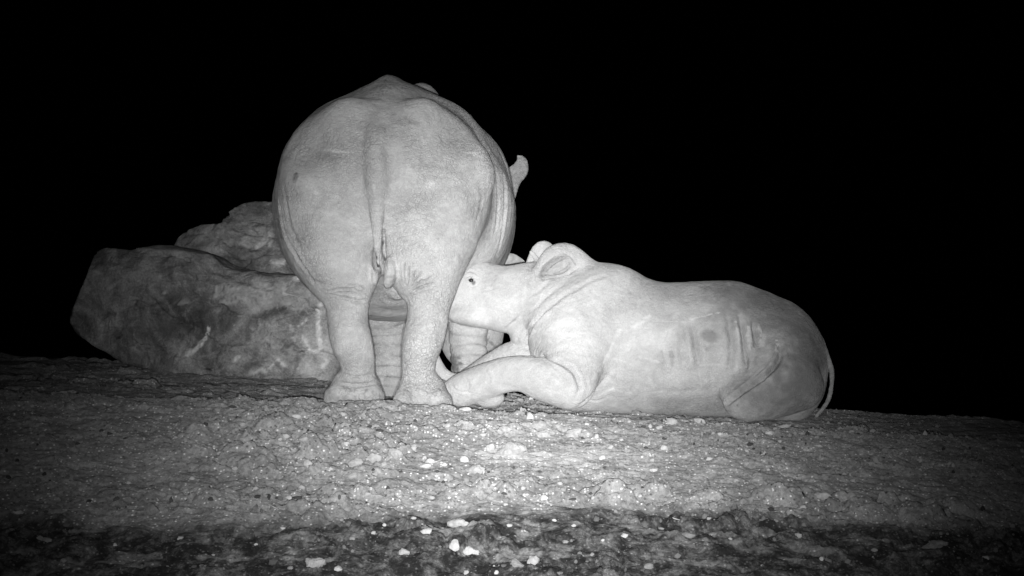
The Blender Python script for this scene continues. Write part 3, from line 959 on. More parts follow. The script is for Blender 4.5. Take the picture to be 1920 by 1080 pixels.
# tail
f.tube([tuple(P(1536, 640, 9.33)) + (0.030,), tuple(P(1549, 668, 9.26)) + (0.020,), tuple(P(1560, 700, 9.22)) + (0.0135,), tuple(P(1554, 748, 9.20)) + (0.0125,), tuple(P(1531, 780, 9.17)) + (0.011,)], 0.02)
V, Q = f.mesh()
V = relax(V, Q, 4)
V, Q = split_quads(V, Q)
calf = Body(V, Q)
del f
x, y, z = V.T
calf.disp += 0.004 * fbm(x * 6, y * 6, z * 6, 3, 111) + 0.0012 * fbm(x * 25, y * 25, z * 25, 3, 112)
for pts, w, d in (([(1276, 615), (1279, 655), (1283, 695)], 0.020, 0.016), ([(1299, 605), (1305, 650), (1312, 692)], 0.018, 0.018), ([(1366, 590), (1372, 645), (1369, 698)], 0.017, 0.020),
                  ([(1387, 594), (1396, 651), (1398, 695)], 0.013, 0.025), ([(1413, 603), (1418, 652)], 0.013, 0.023), ([(1236, 655), (1240, 700)], 0.02, 0.010),
                  ([(1258, 655), (1262, 690)], 0.014, 0.006), ([(1462, 642), (1461, 675), (1433, 706), (1394, 733), (1357, 763)], 0.013, 0.030),
                  ([(1440, 683), (1412, 710), (1385, 738)], 0.007, 0.006), ([(988, 665), (990, 630), (1008, 596), (1050, 560), (1090, 535)], 0.015, 0.008),
                  ([(960, 610), (985, 588), (1010, 575)], 0.010, 0.005), ([(980, 640), (990, 618), (1020, 585)], 0.008, 0.007), ([(1000, 580), (1030, 552), (1062, 530)], 0.013, 0.005), ([(985, 560), (1010, 545), (1030, 528)], 0.010, 0.006), ([(1075, 545), (1110, 525), (1140, 515)], 0.012, 0.005), ([(948, 616), (968, 600), (985, 580)], 0.009, 0.006), ([(1095, 748), (1120, 752), (1140, 742)], 0.007, 0.005), ([(1120, 700), (1150, 712), (1160, 745)], 0.010, 0.004), ([(1180, 720), (1260, 735), (1340, 728)], 0.02, 0.005), ([(872, 706), (880, 722), (872, 744)], 0.007, 0.004), ([(908, 690), (918, 712), (912, 736)], 0.010, 0.005), ([(925, 680), (940, 700), (938, 728)], 0.010, 0.004), ([(960, 676), (972, 700), (966, 725)], 0.014, 0.004), ([(846, 722), (860, 733), (885, 736)], 0.006, 0.004), ([(1003, 672), (1006, 655), (1015, 640)], 0.005, 0.004),
                  ([(985, 668), (1030, 672), (1070, 692), (1086, 722), (1080, 748)], 0.013, 0.015), ([(1155, 690), (1154, 718)], 0.004, 0.004), ([(1080, 765), (1110, 740), (1150, 690)], 0.012, 0.006),
                  ([(895, 548), (915, 544), (935, 536)], 0.005, 0.0025), ([(893, 552), (918, 552)], 0.005, 0.002), ([(850, 563), (865, 568), (876, 572)], 0.005, 0.003),
                  ([(985, 502), (1000, 512), (1003, 525)], 0.006, 0.005), ([(1000, 500), (1010, 507)], 0.005, 0.004), ([(1022, 514), (1042, 497), (1062, 486)], 0.007, 0.007), ([(1040, 512), (1058, 502), (1068, 492)], 0.006, 0.006), ([(1012, 524), (1040, 521), (1064, 514), (1080, 502)], 0.009, 0.012), ([(872, 520), (882, 516), (893, 523)], 0.006, 0.005), ([(874, 534), (886, 537), (897, 533)], 0.006, 0.004), ([(868, 512), (882, 508), (898, 515)], 0.006, 0.004)):
    calf.groove(pts, w, d, 0.25, int(pts[0][0]), dirt=0.30 if d > 0.02 else (0.15 if d > 0.009 else 0.05))
for pts, w, v_ in (([(1216, 593), (1203, 604), (1189, 613)], 0.011, 0.6), ([(1212, 600), (1198, 606)], 0.012, 0.35), ([(1160, 620), (1150, 645), (1140, 666), (1126, 690), (1112, 712)], 0.012, 0.42), ([(1296, 599), (1344, 587), (1387, 585)], 0.005, 0.45),
                   ([(1314, 685), (1340, 683), (1367, 688)], 0.006, 0.45), ([(1198, 669), (1215, 672), (1234, 679)], 0.006, 0.45), ([(1402, 590), (1425, 592)], 0.005, 0.4),
                   ([(1230, 602), (1290, 604)], 0.003, 0.35), ([(1310, 692), (1316, 730)], 0.004, 0.3), ([(1380, 600), (1385, 640)], 0.012, 0.35), ([(1402, 610), (1405, 655)], 0.011, 0.45),
                   ([(1425, 615), (1432, 645)], 0.02, 0.35), ([(1457, 640), (1456, 658)], 0.010, 0.6), ([(1520, 620), (1530, 660)], 0.02, 0.3), ([(1383, 680), (1380, 692)], 0.012, 0.5),
                   ([(1115, 745), (1150, 728)], 0.006, 0.5), ([(1285, 640), (1292, 670)], 0.02, 0.3), ([(1190, 640), (1240, 640)], 0.05, 0.22), ([(1050, 600), (1090, 640)], 0.09, 0.2),
                   ([(900, 500), (870, 560), (900, 590)], 0.07, 0.25), ([(1470, 690), (1480, 708)], 0.004, 0.4), ([(836, 722), (845, 745), (858, 757)], 0.010, 0.5)):
    calf.paint(pts, w, v_ * 0.9, 0.7, int(pts[0][0]), 0.85, 90)
for pts, w, v_ in (([(1327, 630), (1335, 632)], 0.036, -0.45), ([(1330, 648)], 0.03, -0.2), ([(882, 524), (888, 529)], 0.014, -0.75), ([(1387, 610), (1395, 650)], 0.004, -0.4), ([(1413, 610), (1418, 650)], 0.004, -0.35),
                   ([(1038, 508), (1062, 490)], 0.055, -0.22), ([(1014, 518), (1026, 508), (1038, 506)], 0.02, -0.35), ([(1034, 486), (1046, 479), (1060, 477), (1072, 486), (1079, 497)], 0.005, -0.5), ([(1010, 585), (1050, 545), (1090, 520)], 0.035, -0.10), ([(960, 625), (975, 600), (1000, 560)], 0.03, -0.08), ([(1016, 516), (1030, 500)], 0.02, -0.35), ([(1460, 672), (1433, 705), (1395, 732)], 0.005, -0.5), ([(1385, 760)], 0.010, -0.8), ([(1552, 655), (1561, 700), (1555, 748), (1533, 779)], 0.03, -0.4),  # ear's shadow line and neck shading painted on
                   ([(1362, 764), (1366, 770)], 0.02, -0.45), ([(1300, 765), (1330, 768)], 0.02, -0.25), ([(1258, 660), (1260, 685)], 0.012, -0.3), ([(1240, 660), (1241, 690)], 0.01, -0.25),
                   ([(1520, 640), (1515, 690), (1490, 740)], 0.18, -0.74), ([(1380, 552), (1460, 580), (1520, 620)], 0.16, -0.62), ([(1410, 740), (1480, 760)], 0.11, -0.6), ([(1200, 740), (1290, 750), (1350, 750)], 0.09, -0.25), ([(1250, 560), (1340, 560)], 0.10, -0.16), ([(1230, 745), (1280, 755)], 0.06, -0.10)):  # rump and back darkened in the colour, standing in for the beam's falloff
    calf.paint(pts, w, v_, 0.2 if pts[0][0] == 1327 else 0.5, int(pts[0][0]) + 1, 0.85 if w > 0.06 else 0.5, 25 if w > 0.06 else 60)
calf_root = np.array([0.8, 9.3, -0.08])
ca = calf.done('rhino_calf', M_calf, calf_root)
tag(ca, 'rhino calf lying on its belly, nosing under the standing rhino', 'rhino', 'rhinos on the rise')
blob('eye', P(884, 526, 9.28), (0.016, 0.012, 0.012), M_eye, ca, calf_root)
blob('toenail', P(829, 722, 9.10), (0.030, 0.03, 0.030), M_nail, ca, calf_root, None, 2, 0.1, 3)
blob('toenail', P(850, 753, 9.05), (0.032, 0.03, 0.020), M_nail, ca, calf_root, None, 2, 0.1, 4)
blob('toenail', P(838, 738, 9.11), (0.030, 0.03, 0.026), M_nail, ca, calf_root, None, 2, 0.1, 5)

# ------------------------------------------------------------------ boulders
def biggest(V, Q):
    """drop loose crumbs: keep the largest connected piece"""
    lab = np.arange(len(V))
    while True:
        m = lab[Q].min(1)
        new = lab.copy()
        for i in range(4): np.minimum.at(new, Q[:, i], m)
        new = new[new]
        if (new == lab).all(): break
        lab = new
    keep = lab == np.bincount(lab).argmax()
    idx = np.cumsum(keep) - 1
    return V[keep], idx[Q[keep[Q[:, 0]]]]
def rock(name, box, h, build, amp, seed, label):
    f = Field(box[0], box[1], h)
    build(f)
    X, Y, Z = f.ax[0][:, None, None], f.ax[1][None, :, None], f.ax[2][None, None, :]
    band = np.abs(f.v) < 0.12
    ix = np.argwhere(band)
    px_, py_, pz_ = (f.ax[i][ix[:, i]] for i in range(3))
    n1 = fbm(px_ * 2.1, py_ * 2.1, pz_ * 2.6, 4, seed)
    n2 = 1 - 2 * np.abs(fbm(px_ * 3.2 + 0.3 * n1, py_ * 3.2, pz_ * 4.5, 4, seed + 9))
    q = px_ * 0.5 + pz_ * 1.4 + 0.25 * n1
    strata = np.abs(((q * 3.1) % 1.0) - 0.5)
    calm = 0.25 + 0.75 * sstep(0.05, 0.5, px_ - f.lo[0] - 0.2)
    f.v[band] += calm.astype(np.float32) * (amp * (1.0 * n1 - 0.8 * n2) - 0.024 * sstep(0.0, 0.10, strata)).astype(np.float32)
    V, Q = biggest(*f.mesh())
    V = relax(V, Q, 2)
    b = Body(V, Q)
    x, y, z = V.T
    b.disp += 0.010 * fbm(x * 12, y * 12, z * 12, 4, seed + 20)
    return b
def slab(f):
    rows = []
    YR = 11.45
    for px, top, bot, wn, wf in ((134, 570, 622, 0.20, 0.2), (165, 500, 634, 0.24, 0.3), (195, 472, 648, 0.28, 0.36), (230, 476, 664, 0.31, 0.4), (300, 470, 700, 0.35, 0.45), (380, 480, 730, 0.38, 0.5),
                                 (450, 512, 750, 0.40, 0.5), (520, 528, 760, 0.40, 0.5), (600, 530, 760, 0.38, 0.5), (680, 540, 760, 0.34, 0.5)):
        zt, zb = P(0, top, YR)[2], P(0, bot, YR - 0.1)[2]
        zc = (zt + zb) / 2
        rows.append((P(px, 500, YR)[0], YR, zc, wn, wf, zt - zc, zc - zb, 4.0, 3.2))
    f.loft(0, rows, 0.03, 0.05, 0.25)
def chop(f, p, n, k=0.012):
    n = np.array(n, float); n /= np.linalg.norm(n)
    hi = f.lo + f.h * (f.n - 1)
    f.cut(lambda X, Y, Z: -((X - p[0]) * n[0] + (Y - p[1]) * n[1] + (Z - p[2]) * n[2]).astype(np.float32), f.lo, hi, k)
def chop_edge(f, a_, b_, mid, Yd, tilt=0.0):
    """plane through the sight points a, b (outline of the rock), facing away from mid"""
    A_, B_, M_ = P(*a_, Yd), P(*b_, Yd), P(*mid, Yd)
    d = B_ - A_
    n = np.array([-d[2], 0, d[0]]); n /= np.linalg.norm(n)
    if (M_ - A_) @ n > 0: n = -n
    n[1] = tilt
    chop(f, A_, n)
_slab = slab
def slab(f):
    _slab(f)
    m = (400, 590)
    for a_, b_, t_ in (((140, 600), (156, 540), -0.35), ((156, 540), (184, 476), -0.25), ((138, 598), (166, 635), -0.3), ((166, 636), (264, 677), -0.4), ((184, 474), (230, 477), -0.3), ((225, 478), (330, 468), -0.5)):
        chop_edge(f, a_, b_, m, 11.25, t_)
    for px, py, dep, n in ((225, 560, 0.05, (-0.42, -0.9, 0.12)), (250, 500, 0.06, (-0.1, -0.8, 0.6)), (330, 625, 0.045, (0.12, -0.95, -0.25)), (300, 560, 0.05, (0.0, -0.95, 0.2)),
                           (420, 660, 0.03, (-0.12, -0.9, -0.42)), (455, 550, 0.045, (0.04, -0.88, 0.45)), (560, 630, 0.05, (0.35, -0.93, -0.1)), (530, 560, 0.03, (0.2, -0.85, 0.5)),
                           (380, 530, 0.04, (-0.2, -0.85, 0.5)), (490, 620, 0.02, (-0.2, -0.97, 0.05)), (590, 690, 0.03, (0.1, -0.85, -0.5))):
        chop(f, P(px, py, 11.09 + dep * 1.3), n, 0.005)
r1 = rock('boulder', ((-3.2, 10.8, -0.3), (-0.75, 12.3, 1.2)), 0.0135, slab, 0.032, 300, '')
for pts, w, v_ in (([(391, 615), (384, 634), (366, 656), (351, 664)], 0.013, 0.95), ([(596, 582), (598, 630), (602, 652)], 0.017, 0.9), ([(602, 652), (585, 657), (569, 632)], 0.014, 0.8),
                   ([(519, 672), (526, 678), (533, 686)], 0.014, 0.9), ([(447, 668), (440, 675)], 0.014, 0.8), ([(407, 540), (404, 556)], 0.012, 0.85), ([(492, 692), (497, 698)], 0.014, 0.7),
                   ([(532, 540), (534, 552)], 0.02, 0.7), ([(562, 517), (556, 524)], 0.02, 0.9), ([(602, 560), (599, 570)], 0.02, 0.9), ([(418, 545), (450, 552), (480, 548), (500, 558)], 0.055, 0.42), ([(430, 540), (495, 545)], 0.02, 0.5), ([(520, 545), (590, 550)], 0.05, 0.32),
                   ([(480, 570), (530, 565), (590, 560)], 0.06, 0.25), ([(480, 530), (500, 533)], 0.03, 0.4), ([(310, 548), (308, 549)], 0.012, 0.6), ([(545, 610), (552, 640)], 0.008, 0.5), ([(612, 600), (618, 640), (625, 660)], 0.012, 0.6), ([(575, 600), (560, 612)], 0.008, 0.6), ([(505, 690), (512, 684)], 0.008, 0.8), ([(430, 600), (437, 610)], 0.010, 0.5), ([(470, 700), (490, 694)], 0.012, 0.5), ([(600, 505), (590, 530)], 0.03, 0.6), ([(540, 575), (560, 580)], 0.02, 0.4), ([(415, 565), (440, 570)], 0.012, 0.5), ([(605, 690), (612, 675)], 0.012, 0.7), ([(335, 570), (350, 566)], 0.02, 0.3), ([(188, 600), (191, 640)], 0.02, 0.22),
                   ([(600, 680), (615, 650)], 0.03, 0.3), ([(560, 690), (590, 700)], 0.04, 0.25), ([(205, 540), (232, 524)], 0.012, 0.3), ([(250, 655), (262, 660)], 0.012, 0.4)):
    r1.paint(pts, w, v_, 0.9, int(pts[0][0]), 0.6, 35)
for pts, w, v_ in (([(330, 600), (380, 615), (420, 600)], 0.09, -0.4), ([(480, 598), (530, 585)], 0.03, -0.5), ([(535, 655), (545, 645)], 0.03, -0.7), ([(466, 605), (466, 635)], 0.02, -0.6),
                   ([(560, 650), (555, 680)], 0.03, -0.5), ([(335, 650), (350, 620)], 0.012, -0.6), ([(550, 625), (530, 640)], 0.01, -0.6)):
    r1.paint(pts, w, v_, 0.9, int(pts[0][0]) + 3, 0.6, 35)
for k, (pts, w, d) in enumerate((([(330, 680), (350, 640), (362, 605), (410, 590)], 0.012, 0.02), ([(430, 545), (470, 560), (490, 600), (470, 640)], 0.012, 0.02), ([(300, 500), (360, 520), (420, 525)], 0.015, 0.025),
                                 ([(520, 560), (515, 600), (540, 640)], 0.01, 0.015), ([(190, 520), (260, 535), (300, 580)], 0.014, 0.015), ([(240, 600), (300, 640), (320, 670)], 0.012, 0.015))):
    r1.groove(pts, w, d, 1.2, k, True, 0.2)
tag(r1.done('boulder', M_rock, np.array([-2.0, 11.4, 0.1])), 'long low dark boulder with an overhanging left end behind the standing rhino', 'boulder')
def upper(f):
    YR = 12.2
    for pxs in (((318, 462, 690, 0.16), (345, 438, 690, 0.22), (385, 426, 690, 0.26), (425, 430, 690, 0.26), (470, 450, 690, 0.2)), ((408, 432, 700, 0.18), (432, 402, 700, 0.28), (470, 391, 700, 0.32), (530, 391, 700, 0.34), (600, 420, 700, 0.3), (650, 470, 700, 0.25))):
        rows = []
        for px, top, bot, w in pxs:
            zt, zb = P(0, top, YR)[2], P(0, bot, YR)[2]
            zc = (zt + zb) / 2
            rows.append((P(px, 500, YR)[0], YR, zc, w, w, zt - zc, zc - zb, 4.0, 3.0))
        f.loft(0, rows, 0.015, 0.06, 0.06)
    for px, py, dep, n in ((350, 470, 0.05, (-0.5, -0.8, 0.3)), (395, 460, 0.05, (0.1, -0.8, 0.55)), (450, 430, 0.07, (-0.35, -0.8, 0.5)), (500, 420, 0.06, (0.15, -0.75, 0.65)),
                           (470, 490, 0.03, (-0.2, -0.95, -0.2)), (520, 470, 0.04, (0.2, -0.95, 0.1)), (400, 500, 0.03, (-0.1, -0.9, -0.45)), (560, 450, 0.05, (0.4, -0.8, 0.4))):
        chop(f, P(px, py, 11.94 + dep * 1.2), n, 0.005)
r2 = rock('boulder', ((-2.75, 11.6, -0.4), (-0.95, 12.85, 1.6)), 0.0135, upper, 0.04, 340, '')
for pts, w, v_ in (([(505, 440), (495, 452), (484, 468)], 0.022, 0.75), ([(508, 452), (506, 462)], 0.014, 0.7), ([(374, 486), (380, 491)], 0.026, 0.8), ([(515, 492), (530, 490)], 0.03, 0.75),
                   ([(488, 518), (500, 520)], 0.014, 0.7), ([(460, 452), (463, 458)], 0.028, 0.5), ([(345, 510), (352, 509)], 0.012, 0.6), ([(380, 460), (400, 450)], 0.05, 0.15), ([(562, 517), (566, 524)], 0.02, 0.8)):
    r2.paint(pts, w, v_, 0.9, int(pts[0][0]), 0.6, 35)
for pts, w, v_ in (([(400, 500), (430, 512), (470, 500)], 0.07, -0.6), ([(430, 470), (470, 478)], 0.04, -0.4), ([(340, 500), (380, 512)], 0.05, -0.45), ([(545, 505), (560, 500)], 0.05, -0.5)):
    r2.paint(pts, w, v_, 0.9, int(pts[0][0]) + 3, 0.6, 35)
r2.groove([(425, 405), (418, 440), (440, 470)], 0.02, 0.03, 1.0, 4)
r2.groove([(450, 430), (480, 440), (505, 430)], 0.02, 0.02, 1.0, 5)
r2.groove([(430, 510), (465, 490), (500, 470)], 0.02, 0.03, 1.0, 6)
tag(r2.done('boulder', M_rock, np.array([-1.8, 12.2, 0.2])), 'humped boulder with two rounded tops rising behind the long low one', 'boulder')

# ------------------------------------------------------------------ loose stones, clods, litter
def stone_mesh(name, sub, seed, facets, knob, mat):
    import bmesh
    bm = bmesh.new()
    bmesh.ops.create_icosphere(bm, subdivisions=sub, radius=1.0)
    me = bpy.data.meshes.new(name); bm.to_mesh(me); bm.free()
    v = np.zeros(len(me.vertices) * 3, np.float32); me.vertices.foreach_get('co', v)
    v = v.reshape(-1, 3).astype(np.float64)
    r = np.random.default_rng(seed)
    for i in range(facets + 7):
        n = r.normal(size=3); n /= np.linalg.norm(n)
        d = v @ n
        c = r.uniform(0.5, 0.85)
        v = v - np.maximum(d - c, 0)[:, None] * n * 0.92
    v = v * (1 + 0.8 * knob * fbm(v[:, 0] * 1.5 + seed, v[:, 1] * 1.5, v[:, 2] * 1.5, 4, seed, 0.6) + 0.17 * fbm(v[:, 0] * 5 + seed, v[:, 1] * 6, v[:, 2] * 6, 3, seed + 1, 0.7))[:, None]
    v /= np.abs(v).max(0)
    me.vertices.foreach_set('co', v.astype(np.float32).ravel())
    me.polygons.foreach_set('use_smooth', np.ones(len(me.polygons), bool))
    me.update(); me.materials.append(mat)
    return me

def put_stone(px, py, w, h, mat, facets, knob, seed, name, label, cat, group=None, sub=None, sink=0.25):
    g = on_ground(px, py + h * 0.35)
    if g is None: return
    s = g[1] / F_PX
    rx, rz = w * s * 0.5, h * s * 0.55
    ry = 0.5 * (rx + rz)
    me = stone_mesh(name, sub or (4 if w >= 28 else 3), seed, facets, knob, mat)
    v = np.zeros(len(me.vertices) * 3, np.float32); me.vertices.foreach_get('co', v)
    v = v.reshape(-1, 3) * np.array([rx, ry, rz])
    me.vertices.foreach_set('co', v.ravel()); me.update()
    o = link(name, me, None, (g[0], g[1] + ry * 0.3, g[2] + rz * (0.55 - sink)))
    o.rotation_euler = (random.uniform(-0.15, 0.15), random.uniform(-0.2, 0.2), random.uniform(-0.4, 0.4))
    return tag(o, label, cat, group)

A, K = M_pale, M_clod
big = [  # px, py, width, height, material, facets, knobbliness, name, label
    (854, 1024, 24, 26, A, 7, 0.25, 'stone', 'white upright angular stone, larger of the touching pair in the dark foreground'),
    (882, 1031, 34, 19, A, 3, 0.55, 'stone', 'white knobby flat stone right beside the upright angular one'),
    (283, 955, 34, 25, M_grey, 2, 0.22, 'stone', 'round mottled grey stone alone on the dim lower left slope'),
    (591, 1053, 42, 28, K, 4, 0.5, 'clod', 'rough pale clod at the bottom edge, below the left end of the slope light'),
    (634, 1066, 17, 13, A, 4, 0.3, 'stone', 'small white stone at the bottom edge right of the rough clod'),
    (858, 978, 46, 24, K, 3, 0.45, 'clod', 'arched pale clod just above the pair of white stones'),
    (800, 997, 24, 13, A, 4, 0.35, 'stone', 'pale wedge stone up and left of the white pair'),
    (757, 1034, 22, 15, K, 3, 0.35, 'clod', 'dull round clod left of the white pair'),
    (1001, 1050, 24, 24, K, 3, 0.5, 'clod', 'crumbly upright clod on the bottom edge, right of two low clods'),
    (968, 1056, 36, 20, M_grey, 3, 0.5, 'clod', 'crumbly low grey clod on the bottom edge in mid frame'),
    (962, 839, 56, 30, K, 7, 0.22, 'clod', 'biggest block-shaped pale clod on the bright slope'),
    (890, 879, 42, 23, K, 4, 0.35, 'clod', 'broad pale clod down and left of the biggest block'),
    (869, 860, 19, 17, A, 3, 0.35, 'clod', 'round pitted pale clod between the big block and the feet'),
    (740, 849, 32, 21, K, 3, 0.3, 'clod', 'smooth grey clod on the slope under the standing rhino'),
    (700, 858, 36, 25, K, 4, 0.45, 'clod', 'rough cracked clod left of the smooth grey one'),
    (665, 866, 32, 18, K, 3, 0.35, 'clod', 'low domed clod left of the rough cracked one'),
    (808, 863, 23, 15, A, 3, 0.4, 'clod', 'bright lumpy clod beside a straw'),
    (797, 873, 22, 10, A, 2, 0.4, 'clod', 'flat bright clod just under the lumpy one'),
    (1077, 810, 36, 21, K, 6, 0.25, 'clod', 'pale pointed clod on the slope before the calf\'s elbow'),
    (1015, 813, 42, 15, K, 3, 0.4, 'clod', 'long low pale clod left of the pointed one'),
    (950, 804, 34, 14, K, 3, 0.4, 'clod', 'low pale clod above the biggest block'),
    (919, 838, 20, 16, K, 3, 0.4, 'clod', 'pale clod touching the left of the biggest block'),
    (993, 779, 16, 17, A, 8, 0.12, 'stone', 'pyramid-shaped pale stone on the rim before the calf\'s foreleg'),
    (1152, 768, 15, 10, A, 5, 0.2, 'stone', 'bright squarish stone against the calf\'s belly'),
    (996, 746, 11, 8, A, 3, 0.2, 'stone', 'small bright stone under the arch of the calf\'s foreleg'),
    (1260, 789, 21, 16, K, 4, 0.2, 'stone', 'squat rounded stone on the rim before the calf\'s ribs'),
    (1312, 788, 26, 11, K, 3, 0.35, 'stone', 'low lumpy stone on the rim right of the squat one'),
    (1472, 799, 28, 11, K, 5, 0.25, 'stone', 'flat-topped stone on the rim before the calf\'s rump'),
    (1597, 809, 12, 9, K, 4, 0.25, 'stone', 'small stone on the rim past the calf\'s tail'),
    (873, 766, 26, 10, A, 2, 0.25, 'stone', 'pale flat stone by the standing rhino\'s right hind foot'),
    (579, 752, 15, 9, M_grey, 3, 0.2, 'stone', 'grey round stone on the rim left of the standing rhino'),
    (1542, 928, 34, 17, A, 2, 0.6, 'clod', 'white two-lobed clod alone low on the right slope'),
    (1170, 1003, 16, 11, A, 4, 0.4, 'stone', 'white chip right of centre in the dark foreground strip'),
    (1540, 1048, 10, 10, A, 3, 0.2, 'stone', 'lone white pebble low in the dark right foreground'),
    (1755, 1021, 54, 19, M_grey, 4, 0.45, 'clod', 'long grey clod in the dark right corner'),
    (1290, 1002, 30, 15, M_grey, 3, 0.5, 'clod', 'grey crumbly clod right of the white chip'),
    (93, 858, 22, 18, M_grey, 6, 0.2, 'stone', 'grey angular stone near the left edge of the slope'),
    (90, 1011, 22, 15, M_grey, 3, 0.3, 'stone', 'dim grey stone in the dark left corner'),
    (335, 744, 40, 13, M_grey, 3, 0.35, 'clod', 'broad grey clod on the rim below the long boulder'),
    (1021, 932, 16, 14, A, 3, 0.2, 'stone', 'bright round stone where the dark strip begins, in mid frame'),
    (442, 880, 17, 11, K, 4, 0.35, 'stone', 'pale tilted stone on the dim left slope above the mottled one'),
    (569, 822, 22, 11, K, 3, 0.35, 'clod', 'pale oval clod below the standing rhino\'s left hind foot'),
    (536, 818, 17, 10, A, 3, 0.35, 'clod', 'brighter small clod left of the pale oval one'),
]
SHORT = {}
def where_label(px, py, head, far):
    """name a small stone by the nearest large one that has not been used that way"""
    order = sorted(range(len(big)), key=lambda i: math.hypot(big[i][0] - px, 1.6 * (big[i][1] - py)))
    for i in order:
        dx, dy = px - big[i][0], py - big[i][1]
        if abs(dx) > 1.3 * abs(dy): d = 'left of' if dx < 0 else 'right of'
        else: d = 'beyond' if dy < 0 else 'in front of'
        ref = ' '.join(big[i][8].split()[:SHORT_N[i]]).rstrip(',')
        if len(_dup[ref]) > 1: ref = ' '.join(big[i][8].split()[:SHORT_N[i] + 8])
        lab = '%s %s the %s' % (head, d, ref)
        if lab not in SHORT and len(lab.split()) <= 16:
            SHORT[lab] = 1
            return lab
SHORT_N = []
for b in big:
    ws = b[8].split()
    n = next((k for k, w in enumerate(ws) if w in ('stone', 'clod', 'pebble', 'chip', 'stone,', 'clod,')), 3) + 1
    SHORT_N.append(n)
_dup = {}
for i, b in enumerate(big):
    k = ' '.join(b[8].split()[:SHORT_N[i]]).rstrip(',')
    _dup.setdefault(k, []).append(i)
for i, (px, py, w, h, m, fc, kn, nm, lab) in enumerate(big):
    put_stone(px, py, w, h, m, fc, kn, 500 + i, nm, lab, 'clod' if nm == 'clod' else 'stone')
small = [(524, 824, 11, 7), (566, 913, 14, 11), (576, 935, 10, 7), (542, 933, 13, 10), (810, 933, 13, 8), (644, 777, 15, 8), (579, 867, 21, 13), (775, 839, 11, 16),
         (1237, 800, 15, 10), (1118, 817, 9, 10), (1165, 825, 9, 7), (1217, 832, 6, 5), (1245, 838, 15, 12), (1144, 838, 15, 10), (1223, 862, 9, 8), (1129, 857, 17, 10),
         (981, 915, 10, 8), (1013, 894, 17, 7), (983, 929, 7, 6), (1152, 931, 7, 8), (1112, 933, 8, 7), (1200, 929, 10, 6), (1294, 920, 9, 8), (948, 945, 10, 6), (1225, 881, 22, 10),
         (1600, 901, 13, 8), (1462, 828, 7, 6), (1442, 812, 15, 10), (1665, 815, 9, 7), (1535, 835, 19, 8), (360, 897, 11, 8), (292, 882, 13, 7), (455, 795, 17, 8), (556, 780, 21, 10),
         (796, 858, 10, 8), (720, 870, 16, 10), (835, 870, 14, 9), (1050, 905, 12, 7), (1090, 880, 12, 7), (1330, 860, 14, 7), (1400, 845, 10, 6), (1380, 900, 12, 7), (1440, 880, 8, 6),
         (640, 905, 11, 7), (690, 925, 12, 8), (620, 880, 10, 7), (480, 915, 12, 7), (410, 850, 10, 6), (240, 905, 11, 7), (170, 900, 9, 6), (330, 820, 12, 6), (650, 830, 13, 7), (905, 815, 14, 9),
         (1180, 790, 9, 6), (1100, 795, 10, 6), (840, 800, 14, 8), (780, 805, 10, 6), (1350, 815, 10, 6), (1690, 850, 9, 6), (1780, 870, 10, 6)]
for i, (px, py, w, h) in enumerate(small):
    put_stone(px, py, w, h, (A, K, K)[i % 3], 2 + i % 5, 0.3, 700 + i, 'clod', where_label(px, py, ('round pale lump', 'flat pale lump', 'grey soil lump')[i % 3] if w / h < 1.5 else 'low pale lump', 60), 'clod', 'small pale lumps on the lit slope')
fore = [(1507, 950, 15, 9), (1497, 1004, 15, 10), (1215, 1060, 22, 15), (215, 1022, 9, 8), (338, 1008, 13, 9), (545, 1066, 14, 8), (32, 960, 22, 11), (700, 1000, 10, 7), (660, 1010, 12, 7),
        (720, 985, 9, 7), (1075, 985, 11, 8), (1110, 1040, 9, 7), (930, 1072, 12, 8), (875, 1074, 12, 9), (1060, 1015, 12, 8), (1130, 1015, 9, 6), (1370, 1010, 9, 6), (1430, 1060, 8, 6), (480, 1020, 9, 6),
        (400, 1040, 8, 6), (1240, 990, 12, 7), (1040, 975, 12, 6), (775, 970, 13, 8), (640, 975, 10, 7), (530, 990, 12, 6), (1330, 975, 10, 6), (1640, 1030, 14, 8), (1850, 1045, 16, 9), (955, 985, 12, 7), (120, 1050, 16, 9)]
for i, (px, py, w, h) in enumerate(fore):
    put_stone(px, py, w, h, (A, K, M_grey)[i % 3], 2 + i % 5, 0.4, 800 + i, 'stone', where_label(px, py, ('small white stone', 'small pale lump', 'small grey stone')[i % 3], 90), 'stone', 'small stones in the dark foreground')
dark = [(205, 812, 18, 8), (435, 762, 19, 6), (385, 795, 10, 7), (395, 935, 13, 8), (557, 933, 21, 6), (692, 800, 11, 6), (712, 808, 17, 6), (625, 808, 13, 5), (727, 915, 9, 6), (831, 905, 8, 7),
        (779, 789, 8, 6), (944, 925, 16, 6), (1012, 884, 17, 6), (1073, 935, 15, 6), (1108, 929, 12, 6), (1206, 800, 10, 6), (1135, 877, 12, 5), (963, 877, 7, 5), (1246, 823, 12, 6), (1212, 839, 10, 6),
        (1093, 821, 10, 6), (190, 808, 10, 6), (235, 822, 12, 5), (145, 832, 10, 6), (15, 895, 12, 8), (165, 940, 18, 6), (520, 934, 11, 6), (700, 883, 8, 6), (752, 885, 9, 6), (820, 885, 8, 6)]
for i, (px, py, w, h) in enumerate(dark):
    put_stone(px, py, w, h, M_dark, 4, 0.5, 900 + i, 'dung_crumb', where_label(px, py, 'dark dung crumb', 90), 'dung', 'dark crumbs on the slope', 2, 0.3)

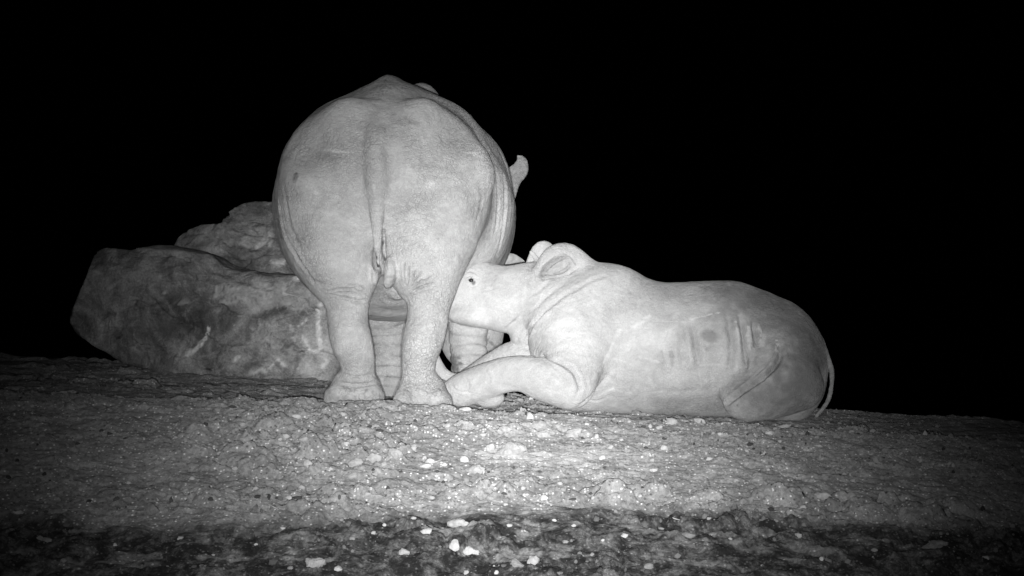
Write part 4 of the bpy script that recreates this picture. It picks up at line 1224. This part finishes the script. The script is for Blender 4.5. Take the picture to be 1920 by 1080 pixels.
# straws
def straw(pix, r, label, cat='straw', group=None):
    pts = [on_ground(*p) for p in pix]
    q = catmull(np.array([p + (0, 0, r * 1.2) for p in pts]), 4)
    V, Fq = [], []
    for i, p in enumerate(q):
        for j in range(5):
            w = 2 * math.pi * j / 5
            V.append(p + r * np.array([0, math.cos(w), math.sin(w)]) * (1 - 0.5 * abs(2 * i / (len(q) - 1) - 1)))
    for i in range(len(q) - 1):
        for j in range(5):
            Fq.append((i * 5 + j, i * 5 + (j + 1) % 5, (i + 1) * 5 + (j + 1) % 5, (i + 1) * 5 + j))
    o0 = q.mean(0)
    me = raw_mesh('straw', np.array(V) - o0, np.array(Fq)); me.materials.append(M_straw)
    return tag(link('straw', me, None, o0), label, cat, group)
straw([(808, 873), (818, 870), (828, 864)], 0.003, 'curved pale straw beside the bright lumpy clod')
straw([(503, 948), (512, 953), (522, 958)], 0.0025, 'thin straw on the slope left of the arched clod')
straw([(1250, 968), (1262, 974), (1275, 977)], 0.003, 'pale straw where the dark strip begins at right')
straw([(1590, 925), (1605, 922), (1615, 926)], 0.0025, 'thin straw near the white two-lobed clod')

# gravel: thousands of tiny grains, one mass
def gravel(n, seed):
    r = np.random.default_rng(seed)
    ico = bpy.data.meshes.new('tmp')
    import bmesh
    bm = bmesh.new(); bmesh.ops.create_icosphere(bm, subdivisions=1, radius=1.0)
    bv = np.array([v.co[:] for v in bm.verts]); bf = np.array([[v.index for v in f.verts] for f in bm.faces]); bm.free()
    bpy.data.meshes.remove(ico)
    X = r.uniform(-2.9, 2.9, n); Y = 6.0 + 2.6 * r.random(n) ** 0.8
    far = r.random(n) < 0.16
    Y = np.where(far, 8.5 + 3.2 * r.random(n), Y)
    cl = fbm(X * 2.2, Y * 3.0, 0.0, 4, 222)
    k = r.random(n) < sstep(-0.25, 0.45, cl)
    k &= (Y > 6.75) | (r.random(n) < 0.3)
    X, Y = X[k], Y[k]
    Z = ground_z(X, Y)
    m = len(X)
    s = 0.0022 + 0.0105 * r.random(m) ** 4
    V = bv[None] * (1 + 0.35 * r.normal(size=(m, len(bv), 1)).clip(-1, 1)) * s[:, None, None] * r.uniform(0.6, 1.3, (m, 1, 3))
    V = V + np.stack([X, Y, Z + s * 0.35], 1)[:, None]
    Fq = (bf[None] + (np.arange(m) * len(bv))[:, None, None]).reshape(-1, 3)
    me = raw_mesh('gravel', V.reshape(-1, 3), Fq)
    me.polygons.foreach_set('use_smooth', np.zeros(len(me.polygons), bool))
    at = me.attributes.new('tone', 'FLOAT', 'POINT')
    at.data.foreach_set('value', np.repeat(np.where(r.random(m) < np.where(Y > 6.8, 0.06, 0.02), r.uniform(0.5, 1, m), np.where(r.random(m) < 0.04, 0.0, np.where(Y > 6.8, r.uniform(0.2, 0.6, m), r.uniform(0.05, 0.4, m)))), len(bv)).astype(np.float32))
    return me
t = NT('grit')
t.out(t.mix(t.attr('tone'), 0.04, 0.36), 0.9)
gme = gravel(30000, 5); gme.materials.append(t.m)
tag(link('gravel', gme), 'fine pale grit scattered over the slope', None, None, 'stuff')
